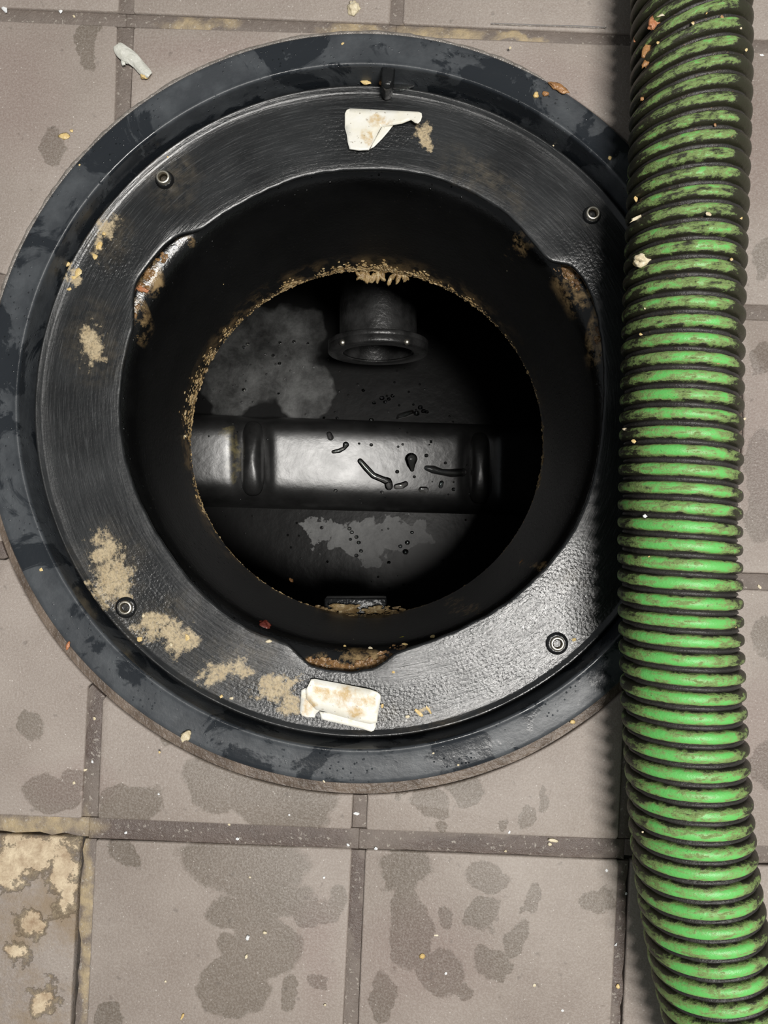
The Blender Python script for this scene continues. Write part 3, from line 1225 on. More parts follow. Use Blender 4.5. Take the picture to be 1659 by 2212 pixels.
og = P(790, 285, -0.0135)
lab = empty('torn_label', og)
tag(lab, 'white torn plastic label with cut-away lower corner near the stop lug', 'label')
PTS = [(745, 247), (749, 239), (757, 236), (800, 238), (860, 241), (904, 243), (911, 246), (912, 253), (909, 262), (903, 268), (896, 266), (888, 260), (878, 264), (868, 268), (850, 271), (836, 273), (824, 275),
       (818, 285), (812, 297), (805, 310), (797, 325), (775, 326), (755, 323), (751, 308), (749, 292), (745, 278)]
sheet('film', PTS, lambda x, y: -0.0132 + 0.0035 * max(0, (x - 820) / 90) ** 1.2 + 0.001 * max(0, (y - 280) / 45), 0.0009, lab, og)
sheet('curled_flap', [(825, 275), (838, 273), (849, 272), (838, 286), (826, 300), (808, 318), (800, 322), (806, 309), (815, 293)], lambda x, y: -0.0136 + 0.0007 * (x - 800) / 50, 0.0005, lab, og)

og = P(735, 1520, -0.0135)
lab = empty('torn_label', og)
tag(lab, 'stained white rectangular label with folded layers near the lower notch', 'label')
sheet('film', [(672, 1467), (680, 1466), (740, 1477), (800, 1489), (815, 1494), (822, 1501), (822, 1512), (817, 1535), (814, 1560), (800, 1563), (770, 1557), (735, 1547), (700, 1536), (682, 1532), (662, 1510), (661, 1490)],
      lambda x, y: -0.0116 + 0.0006 * math.sin((x + y) / 30), 0.0009, lab, og)
sheet('lower_layer', [(664, 1484), (690, 1480), (700, 1500), (695, 1530), (682, 1542), (680, 1549), (664, 1549), (652, 1545), (648, 1535), (650, 1510), (651, 1490)], lambda x, y: -0.0130, 0.0008, lab, og)
sheet('folded_edge', [(690, 1536), (735, 1543), (775, 1554), (812, 1558), (812, 1568), (808, 1577), (802, 1580), (780, 1573), (745, 1565), (710, 1557), (695, 1553)], lambda x, y: -0.0127, 0.0008, lab, og)

# ------------------------------------------------------------------ residue lumps
def ico(sub):
    bm = bmesh.new()
    bmesh.ops.create_icosphere(bm, subdivisions=sub, radius=1)
    vv = [x.co.copy() for x in bm.verts]
    ff = [tuple(q.index for q in x.verts) for x in bm.faces]
    bm.free()
    return vv, ff


ICO1, ICO2, ICO3 = ico(1), ico(2), ico(3)


def add_lump(v, f, c, sx, sy, sz, seed, rough=0.35, tmpl=ICO1, rot=None):
    b = len(v)
    R = rot or Euler((rng.uniform(0, 6), rng.uniform(0, 6), rng.uniform(0, 6))).to_matrix()
    off = Vector((seed * 1.37, seed * 0.71, seed * 2.1))
    for q in tmpl[0]:
        k = 1 + rough * noise.noise(q * 1.7 + off) * 1.6
        v.append(Vector(c) + R @ Vector((q.x * sx * k, q.y * sy * k, q.z * sz * k)))
    f += [tuple(b + i for i in t) for t in tmpl[1]]


def rim_density(a):
    """thickness of the crust for an angle (degrees, 0 = right, counter-clockwise)"""
    a = a % 360
    pts = [(0, 0.45), (20, 0.25), (35, 0.25), (50, 0.45), (62, 0.75), (75, 0.8), (88, 1.0), (100, 0.85), (115, 0.75), (128, 0.35), (140, 0.5), (150, 0.9), (158, 0.6), (165, 0.95), (175, 0.9), (184, 0.30),
           (195, 0.75), (205, 0.45), (220, 0.28), (240, 0.22), (255, 0.3), (262, 0.7), (280, 0.6), (290, 0.15), (310, 0.08), (335, 0.3), (345, 0.5), (360, 0.45)]
    for i in range(len(pts) - 1):
        if pts[i][0] <= a <= pts[i + 1][0]:
            t = (a - pts[i][0]) / (pts[i + 1][0] - pts[i][0])
            return pts[i][1] * (1 - t) + pts[i + 1][1] * t
    return 0.2


v, f = [], []
for i in range(9000):
    a = rng.uniform(0, 360)
    d = rim_density(a)
    d *= max(0.1, 0.75 + 1.1 * noise.noise(Vector((a * 0.16, 4, 0))) + 0.5 * noise.noise(Vector((a * 0.6, 9, 0))))
    if d <= 0.02 or rng.random() > d * 0.8:
        continue
    up = abs(rng.gauss(0, 0.0062)) * min(1.5, d * 1.3) * (1.9 if 140 < a < 180 else 1.0)
    sz = rng.uniform(0.0004, 0.0010) * (0.6 + d * 0.7) * (1.8 if rng.random() < 0.06 else 1.0)
    r = NR + 0.0003 + up * 0.05
    ra = math.radians(a)
    add_lump(v, f, (C.x + r * math.cos(ra), C.y + NECK_DY + r * 0.98 * math.sin(ra), Z_RIM + 0.001 + up), sz * 0.9, sz * 1.3, sz * 0.9, i, rot=Matrix.Rotation(ra, 3, 'Z'))
o = obj('grease_crust', v, f, M_CRUST, None, smooth=False)
tag(o, 'tan greasy food residue crusted along the lower rim of the round neck', 'residue', kind='stuff')

# hanging clump at the top of the rim
v, f = [], []
for i in range(26):
    x = rng.uniform(775, 880)
    y = 596 + rng.uniform(-6, 14) * (1 - abs(x - 828) / 60)
    add_lump(v, f, P(x, y, -0.1555), 0.0018, 0.0045, 0.0018, i * 3.3, 0.3, ICO2, Euler((0.3, 0, rng.uniform(-0.9, 0.9))).to_matrix())
o = obj('food_clump', v, f, M_CRUST)
tag(o, 'ragged clump of pale food scraps hanging from the rim above the outlet pipe', 'food scrap', kind='stuff')

# crust on the bracket
v, f = [], []
for i in range(70):
    x = rng.uniform(672, 892)
    y = 1315 + rng.uniform(-7, 9) + (x - 770) * 0.02
    s = rng.uniform(0.0009, 0.0024) * (1.2 if 715 < x < 830 else 0.6)
    add_lump(v, f, P(x, y, -0.1530), s * 2.2, s * 0.8, s * 0.7, i * 1.9, 0.35, ICO1, Euler((0, 0, rng.uniform(-0.25, 0.25))).to_matrix())
o = obj('grease_crust', v, f, M_CRUST, None, smooth=False)
tag(o, 'bar of tan residue caked on the black bracket at the front rim', 'residue', kind='stuff')


def lip_z(r):
    pr = [(0.1425, -0.040), (0.1440, -0.032), (0.1462, -0.0275), (0.150, -0.024), (0.1545, -0.0222), (0.160, -0.0217), (0.166, -0.0222), (0.172, -0.0232)]
    for i in range(len(pr) - 1):
        if pr[i][0] <= r <= pr[i + 1][0]:
            t = (r - pr[i][0]) / (pr[i + 1][0] - pr[i][0])
            return pr[i][1] + (pr[i + 1][1] - pr[i][1]) * t
    return pr[-1][1] if r > 0.17 else pr[0][1]


for (name, regs, lbl, mt) in (
        ('grease_deposit', [(690, 1433, 42, 9, 60), (740, 1443, 30, 7, 40), (800, 1436, 34, 11, 55), (835, 1418, 18, 9, 22), (860, 1402, 18, 5, 14)], 'brown crumbly grease packed in the notch at the bottom of the opening', M_CRUSTD),
        ('grease_deposit', [(1215, 590, 26, 12, 50), (1245, 610, 12, 18, 30), (1292, 720, 5, 20, 16), (1200, 575, 18, 6, 14)], 'brown grease in the notch of the opening beside the green hose', M_CRUSTD),
        ('grease_deposit', [(305, 622, 14, 9, 14), (318, 590, 12, 14, 16), (300, 680, 10, 24, 16), (345, 555, 14, 14, 12)], 'thin brown grease on the lip in the upper left notch', M_CRUSTD)):
    v, f = [], []
    for (x, y, rx, ry, nn) in regs:
        for i in range(nn):
            a, q = rng.uniform(0, 6.283), math.sqrt(rng.random())
            px_, py_ = x + rx * q * math.cos(a), y + ry * q * math.sin(a)
            p = P(px_, py_, -0.022)
            r = (p.xy - C).length
            zz = lip_z(r)
            p = P(px_, py_, zz)
            s = rng.uniform(0.0006, 0.0016)
            add_lump(v, f, p, s * 1.3, s * 1.3, s * 0.7, i + x, 0.35, ICO1, Matrix.Rotation(rng.uniform(0, 6), 3, 'Z'))
    o = obj(name, v, f, mt, None, smooth=False)
    tag(o, lbl, 'residue', kind='stuff')

# ------------------------------------------------------------------ crumbs and scraps
PENDING = {}


def pend(o, group, what, region, px):
    PENDING.setdefault((group, what, region), []).append((px, o))


def clock(px, py):
    p = P(px, py, 0).xy - C
    h = round((90 - math.degrees(math.atan2(p.y, p.x))) / 30) % 12
    return ('twelve', 'one', 'two', 'three', 'four', 'five', 'six', 'seven', 'eight', 'nine', 'ten', 'eleven')[h] + " o'clock"


def hue(mat):
    return {'golden_food': 'golden', 'pale_food': 'pale', 'brown_food': 'brown', 'white_flake': 'white'}.get(mat.name, 'tan')


def third(px):
    return 'left' if px < 553 else 'middle' if px < 1106 else 'right'


def hose_hit(px, py):
    d = ray(px, py)
    t = (0.072 - CAM_Z) / d.z
    while t < 0.6:
        p = CAMP + d * t
        best = min(((p - q).length, i) for i, q in enumerate(dense[::3]))
        if best[0] <= HR - 0.0008:
            return p
        t += 0.0008
    return None


def surf(px, py, kind):
    if kind == 'tile':
        return P(px, py, 0.0)
    if kind == 'grout':
        return P(px, py, -0.0012)
    if kind == 'flange':
        return P(px, py, 0.003)
    if kind == 'seat':
        return P(px, py, -0.0138)
    if kind == 'lip':
        return P(px, py, -0.0226)
    if kind == 'groove':
        return P(px, py, -0.012)
    if kind == 'ridge':
        return P(px, py, Z_RG)
    if kind == 'hose':
        return hose_hit(px, py)
    if kind == 'neck':
        d = ray(px, py)
        t = 0.4
        while t < 0.75:
            p = CAMP + d * t
            if (p.xy - C - Vector((0, NECK_DY * neck_t(p.z)))).length > 0.1355 + max(0, (p.z + 0.15)) * 0.07 and p.z < -0.02:
                return p
            t += 0.0005
        return P(px, py, -0.15)


M_PALE = mat_crust('pale_food', (0.62, 0.52, 0.33), (0.74, 0.66, 0.48), (0.80, 0.74, 0.6), 0.4)
M_ONION = mat_crust('onion_skin', (0.55, 0.55, 0.48), (0.72, 0.72, 0.66), (0.62, 0.62, 0.56), 0.22)
M_GOLD = mat_crust('golden_food', (0.62, 0.42, 0.15), (0.74, 0.57, 0.27), (0.78, 0.66, 0.4), 0.35)
M_BROWN = mat_crust('brown_food', (0.28, 0.13, 0.045), (0.42, 0.22, 0.09), (0.55, 0.33, 0.16), 0.28)
M_ORANGE = mat_crust('salmon_food', (0.42, 0.16, 0.07), (0.55, 0.26, 0.13), (0.6, 0.36, 0.22), 0.3)
M_RED = mat_crust('red_food', (0.075, 0.014, 0.010), (0.13, 0.026, 0.018), (0.16, 0.05, 0.035), 0.2)
M_YELLOW = mat_crust('yellow_food', (0.55, 0.50, 0.03), (0.62, 0.56, 0.06), (0.66, 0.6, 0.1), 0.3)
M_FLAKE = mat_crust('white_flake', (0.75, 0.77, 0.78), (0.85, 0.86, 0.86), (0.9, 0.9, 0.9), 0.2)
seed = [0]


def crumb(px, py, kind, w, h, rot, mat, label, cat='crumb', name='food_crumb', group=None, tmpl=ICO2, flat=0.45, rough=0.4):
    p = surf(px, py, kind)
    if p is None:
        return
    s = pxs(p.z) * 0.5
    seed[0] += 1
    v, f = [], []
    hz = min(w, h) * s * flat
    R = Matrix.Rotation(math.radians(-rot), 3, 'Z')
    if kind == 'neck':
        nrm = Vector((C.x - p.x, C.y - p.y, 0)).normalized()
        up = (-ray(px, py))
        R = nrm.lerp(up, 0.5).to_track_quat('Z', 'Y').to_matrix() @ R
    add_lump(v, f, Vector((0, 0, 0)), w * s, h * s, hz, seed[0] * 5.1, rough, tmpl, R)
    lift = Vector((0, 0, hz * 0.8)) if kind not in ('neck', 'hose') else Vector((0, 0, 0))
    if kind == 'hose':
        lift = -ray(px, py) * hz * 0.5
    o = obj(name, v, f, mat, None, smooth=tmpl is not ICO1, loc=p + lift)
    tag(o, label, cat, group)
    return o


# single, named scraps
crumb(765, 22, 'grout', 26, 30, 20, M_PALE, 'cream lump of food on the grout above the collar', 'food scrap', 'food_scrap', tmpl=ICO3, flat=0.6)
crumb(763, 8, 'tile', 16, 10, 20, M_PALE, 'small cream crumb just above the cream lump at top centre')
crumb(402, 1588, 'flange', 20, 24, 35, M_PALE, 'cream lump of food on the lower left edge of the flange', 'food scrap', 'food_scrap', tmpl=ICO3, flat=0.6)
crumb(1207, 192, 'flange', 42, 16, 25, M_BROWN, 'glossy brown curl of food on the upper right flange', 'food scrap', 'food_scrap', tmpl=ICO3, flat=0.5)
crumb(1178, 204, 'flange', 14, 12, 0, M_BROWN, 'brown crumb between the golden bead and the brown curl on the flange')
crumb(1157, 206, 'flange', 12, 14, 0, M_GOLD, 'round golden crumb on the upper right flange')
crumb(1317, 342, 'flange', 8, 9, 0, M_GOLD, 'tiny golden crumb on the flange beside the green hose')
crumb(573, 1349, 'neck', 26, 20, 20, M_RED, 'dark red bean skin on the lower left neck wall', 'food scrap', 'food_scrap', tmpl=ICO3)
crumb(569, 1337, 'neck', 14, 8, 0, M_GOLD, 'tan fleck touching the dark red bean skin')
crumb(869, 1381, 'neck', 19, 13, 0, M_YELLOW, 'bright yellow kernel on the neck wall near the lower notch', 'food scrap', 'food_scrap', tmpl=ICO3)
crumb(908, 1367, 'neck', 22, 9, 10, M_BROWN, 'brown flake on the neck wall right of the yellow kernel')
crumb(736, 1362, 'neck', 22, 7, 10, M_PALE, 'long pale fleck on the neck wall above the lower notch')
crumb(764, 1386, 'neck', 8, 14, 0, M_PALE, 'upright pale fleck on the neck wall above the lower notch')
crumb(581, 1385, 'seat', 14, 8, -10, M_PALE, 'pale crumb on the seat left of the lower notch')
crumb(1128, 1216, 'neck', 16, 12, 0, M_BROWN, 'brown crumb on the lower right neck wall')
crumb(629, 1253, 'neck', 11, 9, 0, M_BROWN, 'brown fleck low on the left neck wall')
crumb(147, 1395, 'flange', 9, 20, 15, M_ORANGE, 'thin pinkish strip on the left edge of the flange')
crumb(139, 294, 'tile', 26, 14, 0, M_GOLD, 'golden crumbs on the upper left tile', flat=0.2)
crumb(155, 283, 'tile', 8, 7, 0, M_GOLD, 'speck beside the golden crumbs on the upper left tile')
crumb(912, 2064, 'tile', 13, 11, 0, M_GOLD, 'golden crumb on the wet patch of the lower middle tile')
crumb(1334, 2130, 'grout', 9, 10, 0, M_GOLD, 'golden crumb in the joint below the crack, left of the hose')
crumb(1236, 1559, 'grout', 12, 9, 0, M_GOLD, 'golden crumb on the grout ring at lower right')
crumb(1195, 1815, 'grout', 26, 8, 10, M_PALE, 'pale crumbs along the lower right grout joint', flat=0.3)
crumb(1187, 1823, 'grout', 8, 8, 10, M_PALE, 'pale speck under the pale crumbs on the grout joint')
crumb(394, 2196, 'tile', 5, 16, 25, M_GOLD, 'thin straw-like fleck at the bottom of the left tile')
crumb(702, 1400 + 770, 'tile', 6, 5, 0, M_PALE, 'pale speck at the foot of the large wet patch')
crumb(790, 178, 'groove', 24, 12, 10, M_GOLD, 'golden crumb in the groove left of the stop lug')
crumb(824, 180, 'groove', 12, 12, 10, M_BROWN, 'brown crumb against the stop lug')
crumb(307, 625, 'lip', 30, 11, 18, M_ORANGE, 'orange brown sliver lying in the upper left notch', 'food scrap', 'food_scrap', tmpl=ICO3)
crumb(535, 2025, 'tile', 8, 11, 20, M_FLAKE, 'white chip on the wet patch of the lower left tile')
crumb(572, 2014, 'tile', 9, 7, 0, M_PALE, 'cream chip right of the white chip on the wet patch')
crumb(532, 2066, 'tile', 6, 9, 20, M_PALE, 'cream chip below the white chip on the wet patch')

# onion scrap and the golden bit at its end
og = P(285, 125, 0.0)
on = empty('onion_scrap', og)
tag(on, 'limp translucent onion strip with golden end lying across the upper left joint', 'food scrap')
CL = [(252, 97, 8), (257, 104, 13), (264, 112, 15), (273, 119, 15), (283, 124, 14), (293, 132, 13), (300, 141, 11), (308, 150, 11), (317, 158, 11), (324, 164, 7)]
v, f = [], []
for i, (x, y, w) in enumerate(CL):
    i0, i1 = max(i - 1, 0), min(i + 1, len(CL) - 1)
    d = Vector((CL[i1][0] - CL[i0][0], CL[i1][1] - CL[i0][1])).normalized()
    nn = Vector((-d.y, d.x))
    for k in range(9):
        t = -1 + k / 4
        ww = w * (1 + 0.25 * noise.noise(Vector((i * 0.9, t * 2, 2))))
        zz = 0.0010 + 0.0016 * (1 - t * t) + 0.0012 * noise.noise(Vector((i * 0.7, t * 3.0, 5)))
        v.append(P(x + nn.x * ww * t, y + nn.y * ww * t, max(0.0003, zz)) - og)
for i in range(len(CL) - 1):
    for k in range(8):
        a = i * 9 + k
        f.append((a, a + 1, a + 10, a + 9))
o = obj('strip', v, f, M_ONION, on)
sm = o.modifiers.new('solid', 'SOLIDIFY')
sm.thickness = 0.0007
ss = o.modifiers.new('sub', 'SUBSURF')
ss.levels = ss.render_levels = 2
v, f = [], []
add_lump(v, f, P(313, 163, 0.0015) - og, 0.0024, 0.0020, 0.0014, 3, 0.4, ICO3, Matrix.Rotation(0.2, 3, 'Z'))
o = obj('golden_end', v, f, M_GOLD, on)
v, f = [], []
add_lump(v, f, P(266, 134, 0.001) - og, 0.0012, 0.0022, 0.0007, 9, 0.4, ICO2, Matrix.Rotation(0.2, 3, 'Z'))
add_lump(v, f, P(275, 130, 0.001) - og, 0.0020, 0.0022, 0.0008, 11, 0.4, ICO2, Matrix.Rotation(0.2, 3, 'Z'))
o = obj('frill', v, f, M_ONION, on)

# scraps on the hose
crumb(1412, 48, 'hose', 20, 34, 35, M_ORANGE, 'salmon coloured scrap on the hose near the top edge', 'food scrap', 'food_scrap', tmpl=ICO3, flat=0.4)
crumb(1435, 30, 'hose', 34, 7, -25, M_PALE, 'pale sliver beside the salmon scrap on the hose')
crumb(1388, 560, 'hose', 34, 26, -30, M_PALE, 'pale lump of food on the left side of the hose', 'food scrap', 'food_scrap', tmpl=ICO3, flat=0.7)
crumb(1374, 568, 'hose', 14, 16, 0, M_GOLD, 'golden crumb joined to the pale lump on the hose')
crumb(1377, 470, 'hose', 34, 8, -30, M_PALE, 'pale sliver on the left side of the hose above the pale lump')
crumb(1393, 1115, 'hose', 10, 8, 0, M_FLAKE, 'white grain of food on the hose half way down')
crumb(1373, 84, 'hose', 8, 18, 15, M_ORANGE, 'small orange sliver at the left edge of the hose top')
crumb(1352, 928, 'hose', 16, 7, 10, M_PALE, 'pale fibre at the left edge of the hose middle')
crumb(1396, 108, 'hose', 16, 40, 20, M_BROWN, 'brown smear of food on the hose below the salmon scrap', flat=0.25)
crumb(1396, 135, 'hose', 14, 34, 35, M_BROWN, 'lower brown smear of food on the hose top', flat=0.25)
hs = [(1497, 50, 8, 10), (1527, 26, 6, 12), (1571, 46, 6, 14), (1560, 38, 7, 12), (1421, 92, 8, 10), (1572, 132, 18, 8), (1538, 215, 8, 8), (1579, 292, 12, 12), (1519, 331, 9, 10), (1584, 335, 8, 9), (1531, 368, 12, 18),
      (1387, 213, 8, 10), (1600, 375, 8, 8), (1434, 105, 6, 6), (1373, 430, 10, 14), (1530, 462, 14, 9), (1583, 664, 10, 8), (1590, 708, 8, 9), (1589, 216, 8, 10), (1612, 108, 7, 9), (1369, 953, 12, 10), (1402, 1204, 8, 6),
      (1396, 665, 14, 6), (1384, 722, 8, 6), (1550, 783, 10, 7), (1588, 1353, 10, 7), (1551, 1977, 6, 6), (1388, 1797, 5, 6), (1600, 60, 7, 10), (1556, 90, 6, 8), (1545, 270, 7, 9), (1565, 410, 8, 8), (1600, 470, 8, 10), (1580, 560, 9, 8)]
for i, (x, y, w, h) in enumerate(hs):
    mt = rng.choice([M_GOLD, M_PALE, M_BROWN, M_GOLD])
    o = crumb(x, y, 'hose', w, h, rng.uniform(-30, 30), mt, 'tiny food crumb clinging to the grooves of the green hose', group='crumbs on the hose', tmpl=ICO1)
    if o:
        lv = 'at its top end' if y < 100 else 'above upper label level' if y < 235 else 'level with upper label' if y < 480 else \
            'level with upper rim' if y < 700 else 'level with outlet pipe' if y < 1000 else 'below ridge level'
        pend(o, 'hose', 'tiny %s crumb on the hose' % hue(mt), lv, x)

# small crumbs on the black collar and the neck
for (x, y, w, h, k) in [(90, 1231, 8, 8, 'flange'), (740, 95, 5, 8, 'flange'), (1102, 104, 6, 6, 'flange'), (700, 1688, 8, 4, 'flange'), (990, 1652, 6, 6, 'flange'), (936, 1627, 5, 6, 'flange'), (345, 1625, 6, 6, 'flange'), (172, 357, 5, 5, 'flange')]:
    mt = rng.choice([M_PALE, M_GOLD])
    o = crumb(x, y, k, w, h, rng.uniform(0, 90), mt, 'tiny pale crumb on the flat black flange', group='crumbs on the flange', tmpl=ICO1)
    pend(o, 'flange', 'tiny %s crumb on the flat flange' % hue(mt), 'at ' + clock(x, y), x)
for (x, y, w, h) in [(145, 570, 16, 14), (170, 590, 18, 26), (205, 555, 14, 12), (225, 505, 10, 10), (150, 625, 8, 10), (160, 600, 8, 14), (362, 339, 6, 6), (405, 1377, 16, 10), (370, 1392, 10, 8), (478, 1504, 8, 8), (500, 1508, 10, 6),
                     (302, 1380, 12, 12), (310, 1330, 8, 8), (905, 1540, 28, 8), (925, 1532, 20, 6), (1240, 1382, 10, 10), (1195, 315, 5, 5), (215, 530, 12, 20), (850, 1452, 8, 6), (826, 1525, 8, 10), (880, 1548, 12, 8)]:
    mt = rng.choice([M_PALE, M_GOLD, M_GOLD])
    o = crumb(x, y, 'seat', w, h, rng.uniform(0, 90), mt, 'small tan crumb on the black seat ring', group='crumbs on the seat ring', tmpl=ICO1, flat=0.35)
    pend(o, 'seat', 'small %s crumb on the seat ring' % hue(mt), 'at ' + clock(x, y), x)
for (x, y, w, h) in [(480, 610, 8, 12), (485, 598, 6, 10), (472, 623, 5, 8), (400, 942, 5, 6), (413, 1224, 6, 7), (512, 1240, 6, 5), (715, 427, 5, 7), (490, 440, 7, 5), (850, 1380, 12, 8), (790, 1376, 10, 3), (812, 1374, 12, 3), (840, 1372, 10, 7),
                     (830, 1390, 8, 5), (800, 1400, 10, 6), (745, 1395, 6, 6), (1098, 580, 8, 12), (1110, 598, 7, 14), (1090, 570, 7, 8), (935, 1374, 12, 8), (875, 1392, 14, 7)]:
    mt = rng.choice([M_PALE, M_GOLD])
    o = crumb(x, y, 'neck', w, h, rng.uniform(-30, 30), mt, 'tiny tan crumb stuck to the black neck wall', group='crumbs on the neck wall', tmpl=ICO1)
    pend(o, 'neck', 'tiny %s crumb on the neck wall' % hue(mt), 'at ' + clock(x, y), x)
for (x, y, w, h, k) in [(770, 1757, 14, 7, 'grout'), (812, 1833, 9, 9, 'grout'), (752, 1825, 9, 5, 'grout'), (513, 1812, 9, 7, 'grout'), (205, 1552, 7, 8, 'grout'), (183, 1663, 7, 12, 'grout'), (200, 1645, 9, 6, 'grout'), (160, 1691, 7, 7, 'tile'),  # the first pale chip stands in for a white glint of water
                        (495, 1779, 10, 6, 'grout'), (272, 1798, 8, 8, 'grout'), (132, 25, 10, 12, 'grout'), (160, 36, 7, 6, 'grout'), (1100, 1520 + 278, 5, 8, 'tile'), (1480 - 170, 1880, 7, 6, 'tile'), (1092, 1838, 6, 6, 'grout'),
                        (1640, 1268, 12, 6, 'grout'), (1645, 120, 10, 5, 'tile'), (1608, 905, 6, 8, 'tile'), (358, 2120, 5, 5, 'tile'), (1215, 2182, 7, 6, 'tile'), (1330, 2040, 5, 8, 'grout'), (1352, 1930, 5, 7, 'grout'), (10, 20, 22, 12, 'grout'),
                        (943, 2020, 12, 4, 'tile'), (963, 2102, 6, 6, 'tile'), (1154, 2128, 8, 8, 'tile'), (700, 1895, 5, 5, 'tile'), (540, 1895, 5, 5, 'tile'), (625, 1760, 5, 5, 'tile'), (343, 1715, 5, 5, 'tile')]:
    mt = rng.choice([M_FLAKE, M_PALE])
    o = crumb(x, y, k, w, h, rng.uniform(0, 90), mt, 'tiny pale chip or painted glint lying on the brown floor', group='chips on the floor', tmpl=ICO1)
    row = 'above the collar' if y < 400 else 'beside the collar' if y < 1450 else 'just below the collar' if y < 1850 else 'in the bottom row'
    pend(o, 'floor', 'tiny %s chip or painted glint on the %s' % (hue(mt), 'grout' if k == 'grout' else 'tile'), row + ', ' + third(x) + ' third', x)

# ------------------------------------------------------------------ water drops
ZD = 'ridge'
def drop_path(pts, z, label, group=None, hfac=0.5):
    if z == ZD:
        z = rz(*pts[len(pts) // 2][:2])
        zof = rz
    else:
        zof = lambda a, b: z
    """a bead of water along pixel points (x, y, half width)"""
    org = P(pts[len(pts) // 2][0], pts[len(pts) // 2][1], z)
    bm = bmesh.new()
    pp = []
    for i in range(len(pts) - 1):
        for k in range(6):
            t = k / 6
            pp.append([pts[i][q] + (pts[i + 1][q] - pts[i][q]) * t for q in range(3)])
    pp.append(list(pts[-1]))
    s = pxs(z)
    bm.free()
    v, f = [], []
    n = len(pp)
    # outline ribs across the path, domed
    caps = 5
    rows = []
    for i, (x, y, w) in enumerate(pp):
        i0, i1 = max(i - 1, 0), min(i + 1, n - 1)
        d = Vector((pp[i1][0] - pp[i0][0], pp[i1][1] - pp[i0][1]))
        d = d.normalized() if d.length > 1e-6 else Vector((1, 0))
        if i == 0:
            for c in range(caps, 0, -1):
                b = c / caps * math.pi / 2
                rows.append((x - d.x * w * math.sin(b), y - d.y * w * math.sin(b), max(0.03, math.cos(b)) * w, d))
        rows.append((x, y, w, d))
        if i == n - 1:
            for c in range(1, caps + 1):
                b = c / caps * math.pi / 2
                rows.append((x + d.x * w * math.sin(b), y + d.y * w * math.sin(b), max(0.03, math.cos(b)) * w, d))
    K = 8
    for (x, y, w, d) in rows:
        nn = Vector((-d.y, d.x))
        for k in range(K + 1):
            a = math.pi * k / K
            qx, qy = x + nn.x * w * math.cos(a), y + nn.y * w * math.cos(a)
            v.append(P(qx, qy, zof(qx, qy) + 0.0001 + w * s * hfac * math.sin(a)) - org)
    for i in range(len(rows) - 1):
        for k in range(K):
            a = i * (K + 1) + k
            f.append((a, a + 1, a + K + 2, a + K + 1))
        f.append((i * (K + 1) + K, i * (K + 1), (i + 1) * (K + 1), (i + 1) * (K + 1) + K))
    o = obj('water_drop', v, f, M_WATER, None, loc=org)
    tag(o, label, 'water drop', group)
    return o


drop_path([(778, 996, 6), (790, 1010, 7), (806, 1027, 7), (825, 1035, 7), (838, 1040, 9), (840, 1050, 9)], ZD, 'long curved water drop on the ridge, below the tiny drops', hfac=0.6)
drop_path([(922, 1011, 6), (935, 1014, 9), (955, 1020, 7), (975, 1022, 9), (998, 1020, 10)], ZD, 'long flat water drop nearest the right end of the lit ridge', hfac=0.6)
drop_path([(888, 992, 14), (888, 1003, 10), (890, 1014, 5)], ZD, 'triangular water drop between the two long drops on the ridge', hfac=0.6)
drop_path([(856, 1051, 6), (868, 1049, 7), (876, 1045, 6)], ZD, 'short bean-shaped water drop at the lower end of the long curved drop', hfac=0.6)
drop_path([(711, 938, 6), (714, 945, 7)], ZD, 'oval water drop near the upper edge of the ridge', hfac=0.7)
drop_path([(720, 976, 4), (732, 974, 5), (744, 968, 4), (747, 961, 7)], ZD, 'tadpole-shaped water drop above the long curved drop', hfac=0.7)
drop_path([(910, 1057, 6), (919, 1058, 7)], ZD, 'small triangular water drop below the triangular drop', hfac=0.6)
drop_path([(952, 1050, 5), (954, 1043, 5)], ZD, 'small tilted water drop under the long flat drop', hfac=0.6)
for (x, y, w) in [(802, 961, 3.5), (921, 984, 4), (858, 1019, 4), (825, 1063, 3.5), (980, 1057, 4), (725, 1060, 4), (829, 1076, 4), (860, 965, 2.5), (931, 954, 3), (870, 960, 2.5), (776, 958, 2.5), (962, 1000, 3), (895, 1030, 3)]:
    pend(drop_path([(x - 0.5, y, w), (x + 0.5, y, w)], ZD, 'tiny round water drop on the lit ridge', 'tiny drops on the ridge', 0.7), 'ridge', 'tiny round water drop', 'on the upper half of the ridge' if y < 1000 else 'on the lower half of the ridge', x)
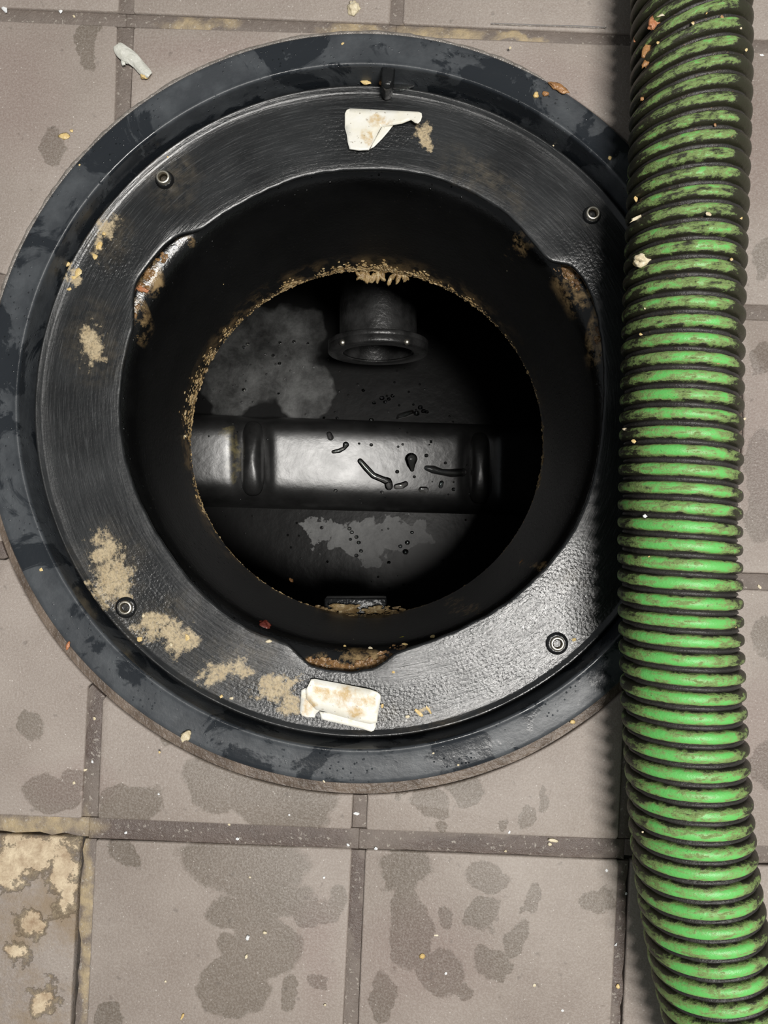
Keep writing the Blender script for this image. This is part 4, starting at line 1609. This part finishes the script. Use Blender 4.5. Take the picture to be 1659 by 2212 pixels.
# beads on the tank bottom
ZF = Z_BOT + 0.0002
for (x, y, w) in [(535, 743, 4), (527, 750, 4), (605, 740, 3.5), (635, 738, 4), (590, 768, 4), (604, 785, 4), (573, 766, 3), (527, 842, 5), (602, 850, 3), (665, 742, 3), (785, 843, 3.5), (825, 860, 5), (840, 862, 4), (832, 868, 4), (848, 855, 4), (808, 870, 4),
                  (900, 893, 6), (915, 888, 5), (908, 880, 5), (922, 890, 4), (802, 908, 5), (728, 903, 3), (700, 902, 3), (755, 1142, 4), (760, 1150, 4), (770, 1160, 4), (775, 1172, 4), (780, 1190, 4), (865, 1180, 4), (880, 1172, 5), (876, 1192, 6), (890, 1150, 3.5),
                  (695, 1140, 4), (770, 1200, 4), (840, 1215, 3.5), (757, 1165, 3)]:
    pend(drop_path([(x - 0.5, y, w), (x + 0.5, y, w)], ZF, 'glinting bead of water on the dark tank bottom', 'beads on the tank bottom', 0.8), 'bottom', 'glinting water bead on the tank bottom', 'below the ridge' if y > 1080 else 'below the outlet pipe' if x > 690 else 'left of the outlet pipe', x)
drop_path([(862, 899, 5), (876, 895, 6), (890, 890, 5)], ZF, 'elongated glinting water bead against the ridge below the outlet pipe', None, 0.8)
# puddle by the lug
drop_path([(846, 190, 8), (866, 187, 11), (890, 184, 6)], -0.0117, 'shallow puddle in the groove right of the stop lug', None, 0.25)
# a thin line of standing water along the tile edge above the collar
drop_path([(1062, 51, 2.2), (1110, 53, 2.6), (1170, 55, 2.2), (1240, 57, 3.0), (1308, 60, 2.2)], 0.0002, 'thin line of water along the tile edge left of the hose top', None, 0.7)

# ------------------------------------------------------------------ labels that single out the small repeats
ORD = ['first', 'second', 'third', 'fourth', 'fifth', 'sixth', 'seventh', 'eighth', 'ninth', 'tenth', 'eleventh', 'twelfth', 'thirteenth', 'fourteenth', 'fifteenth', 'sixteenth']
for (g, what, region), lst in PENDING.items():
    lst.sort(key=lambda t: t[0])
    for i, (x, o) in enumerate(lst):
        o['label'] = what + ' ' + region if len(lst) == 1 else '%s %s, %s from left' % (what, region, ORD[i])
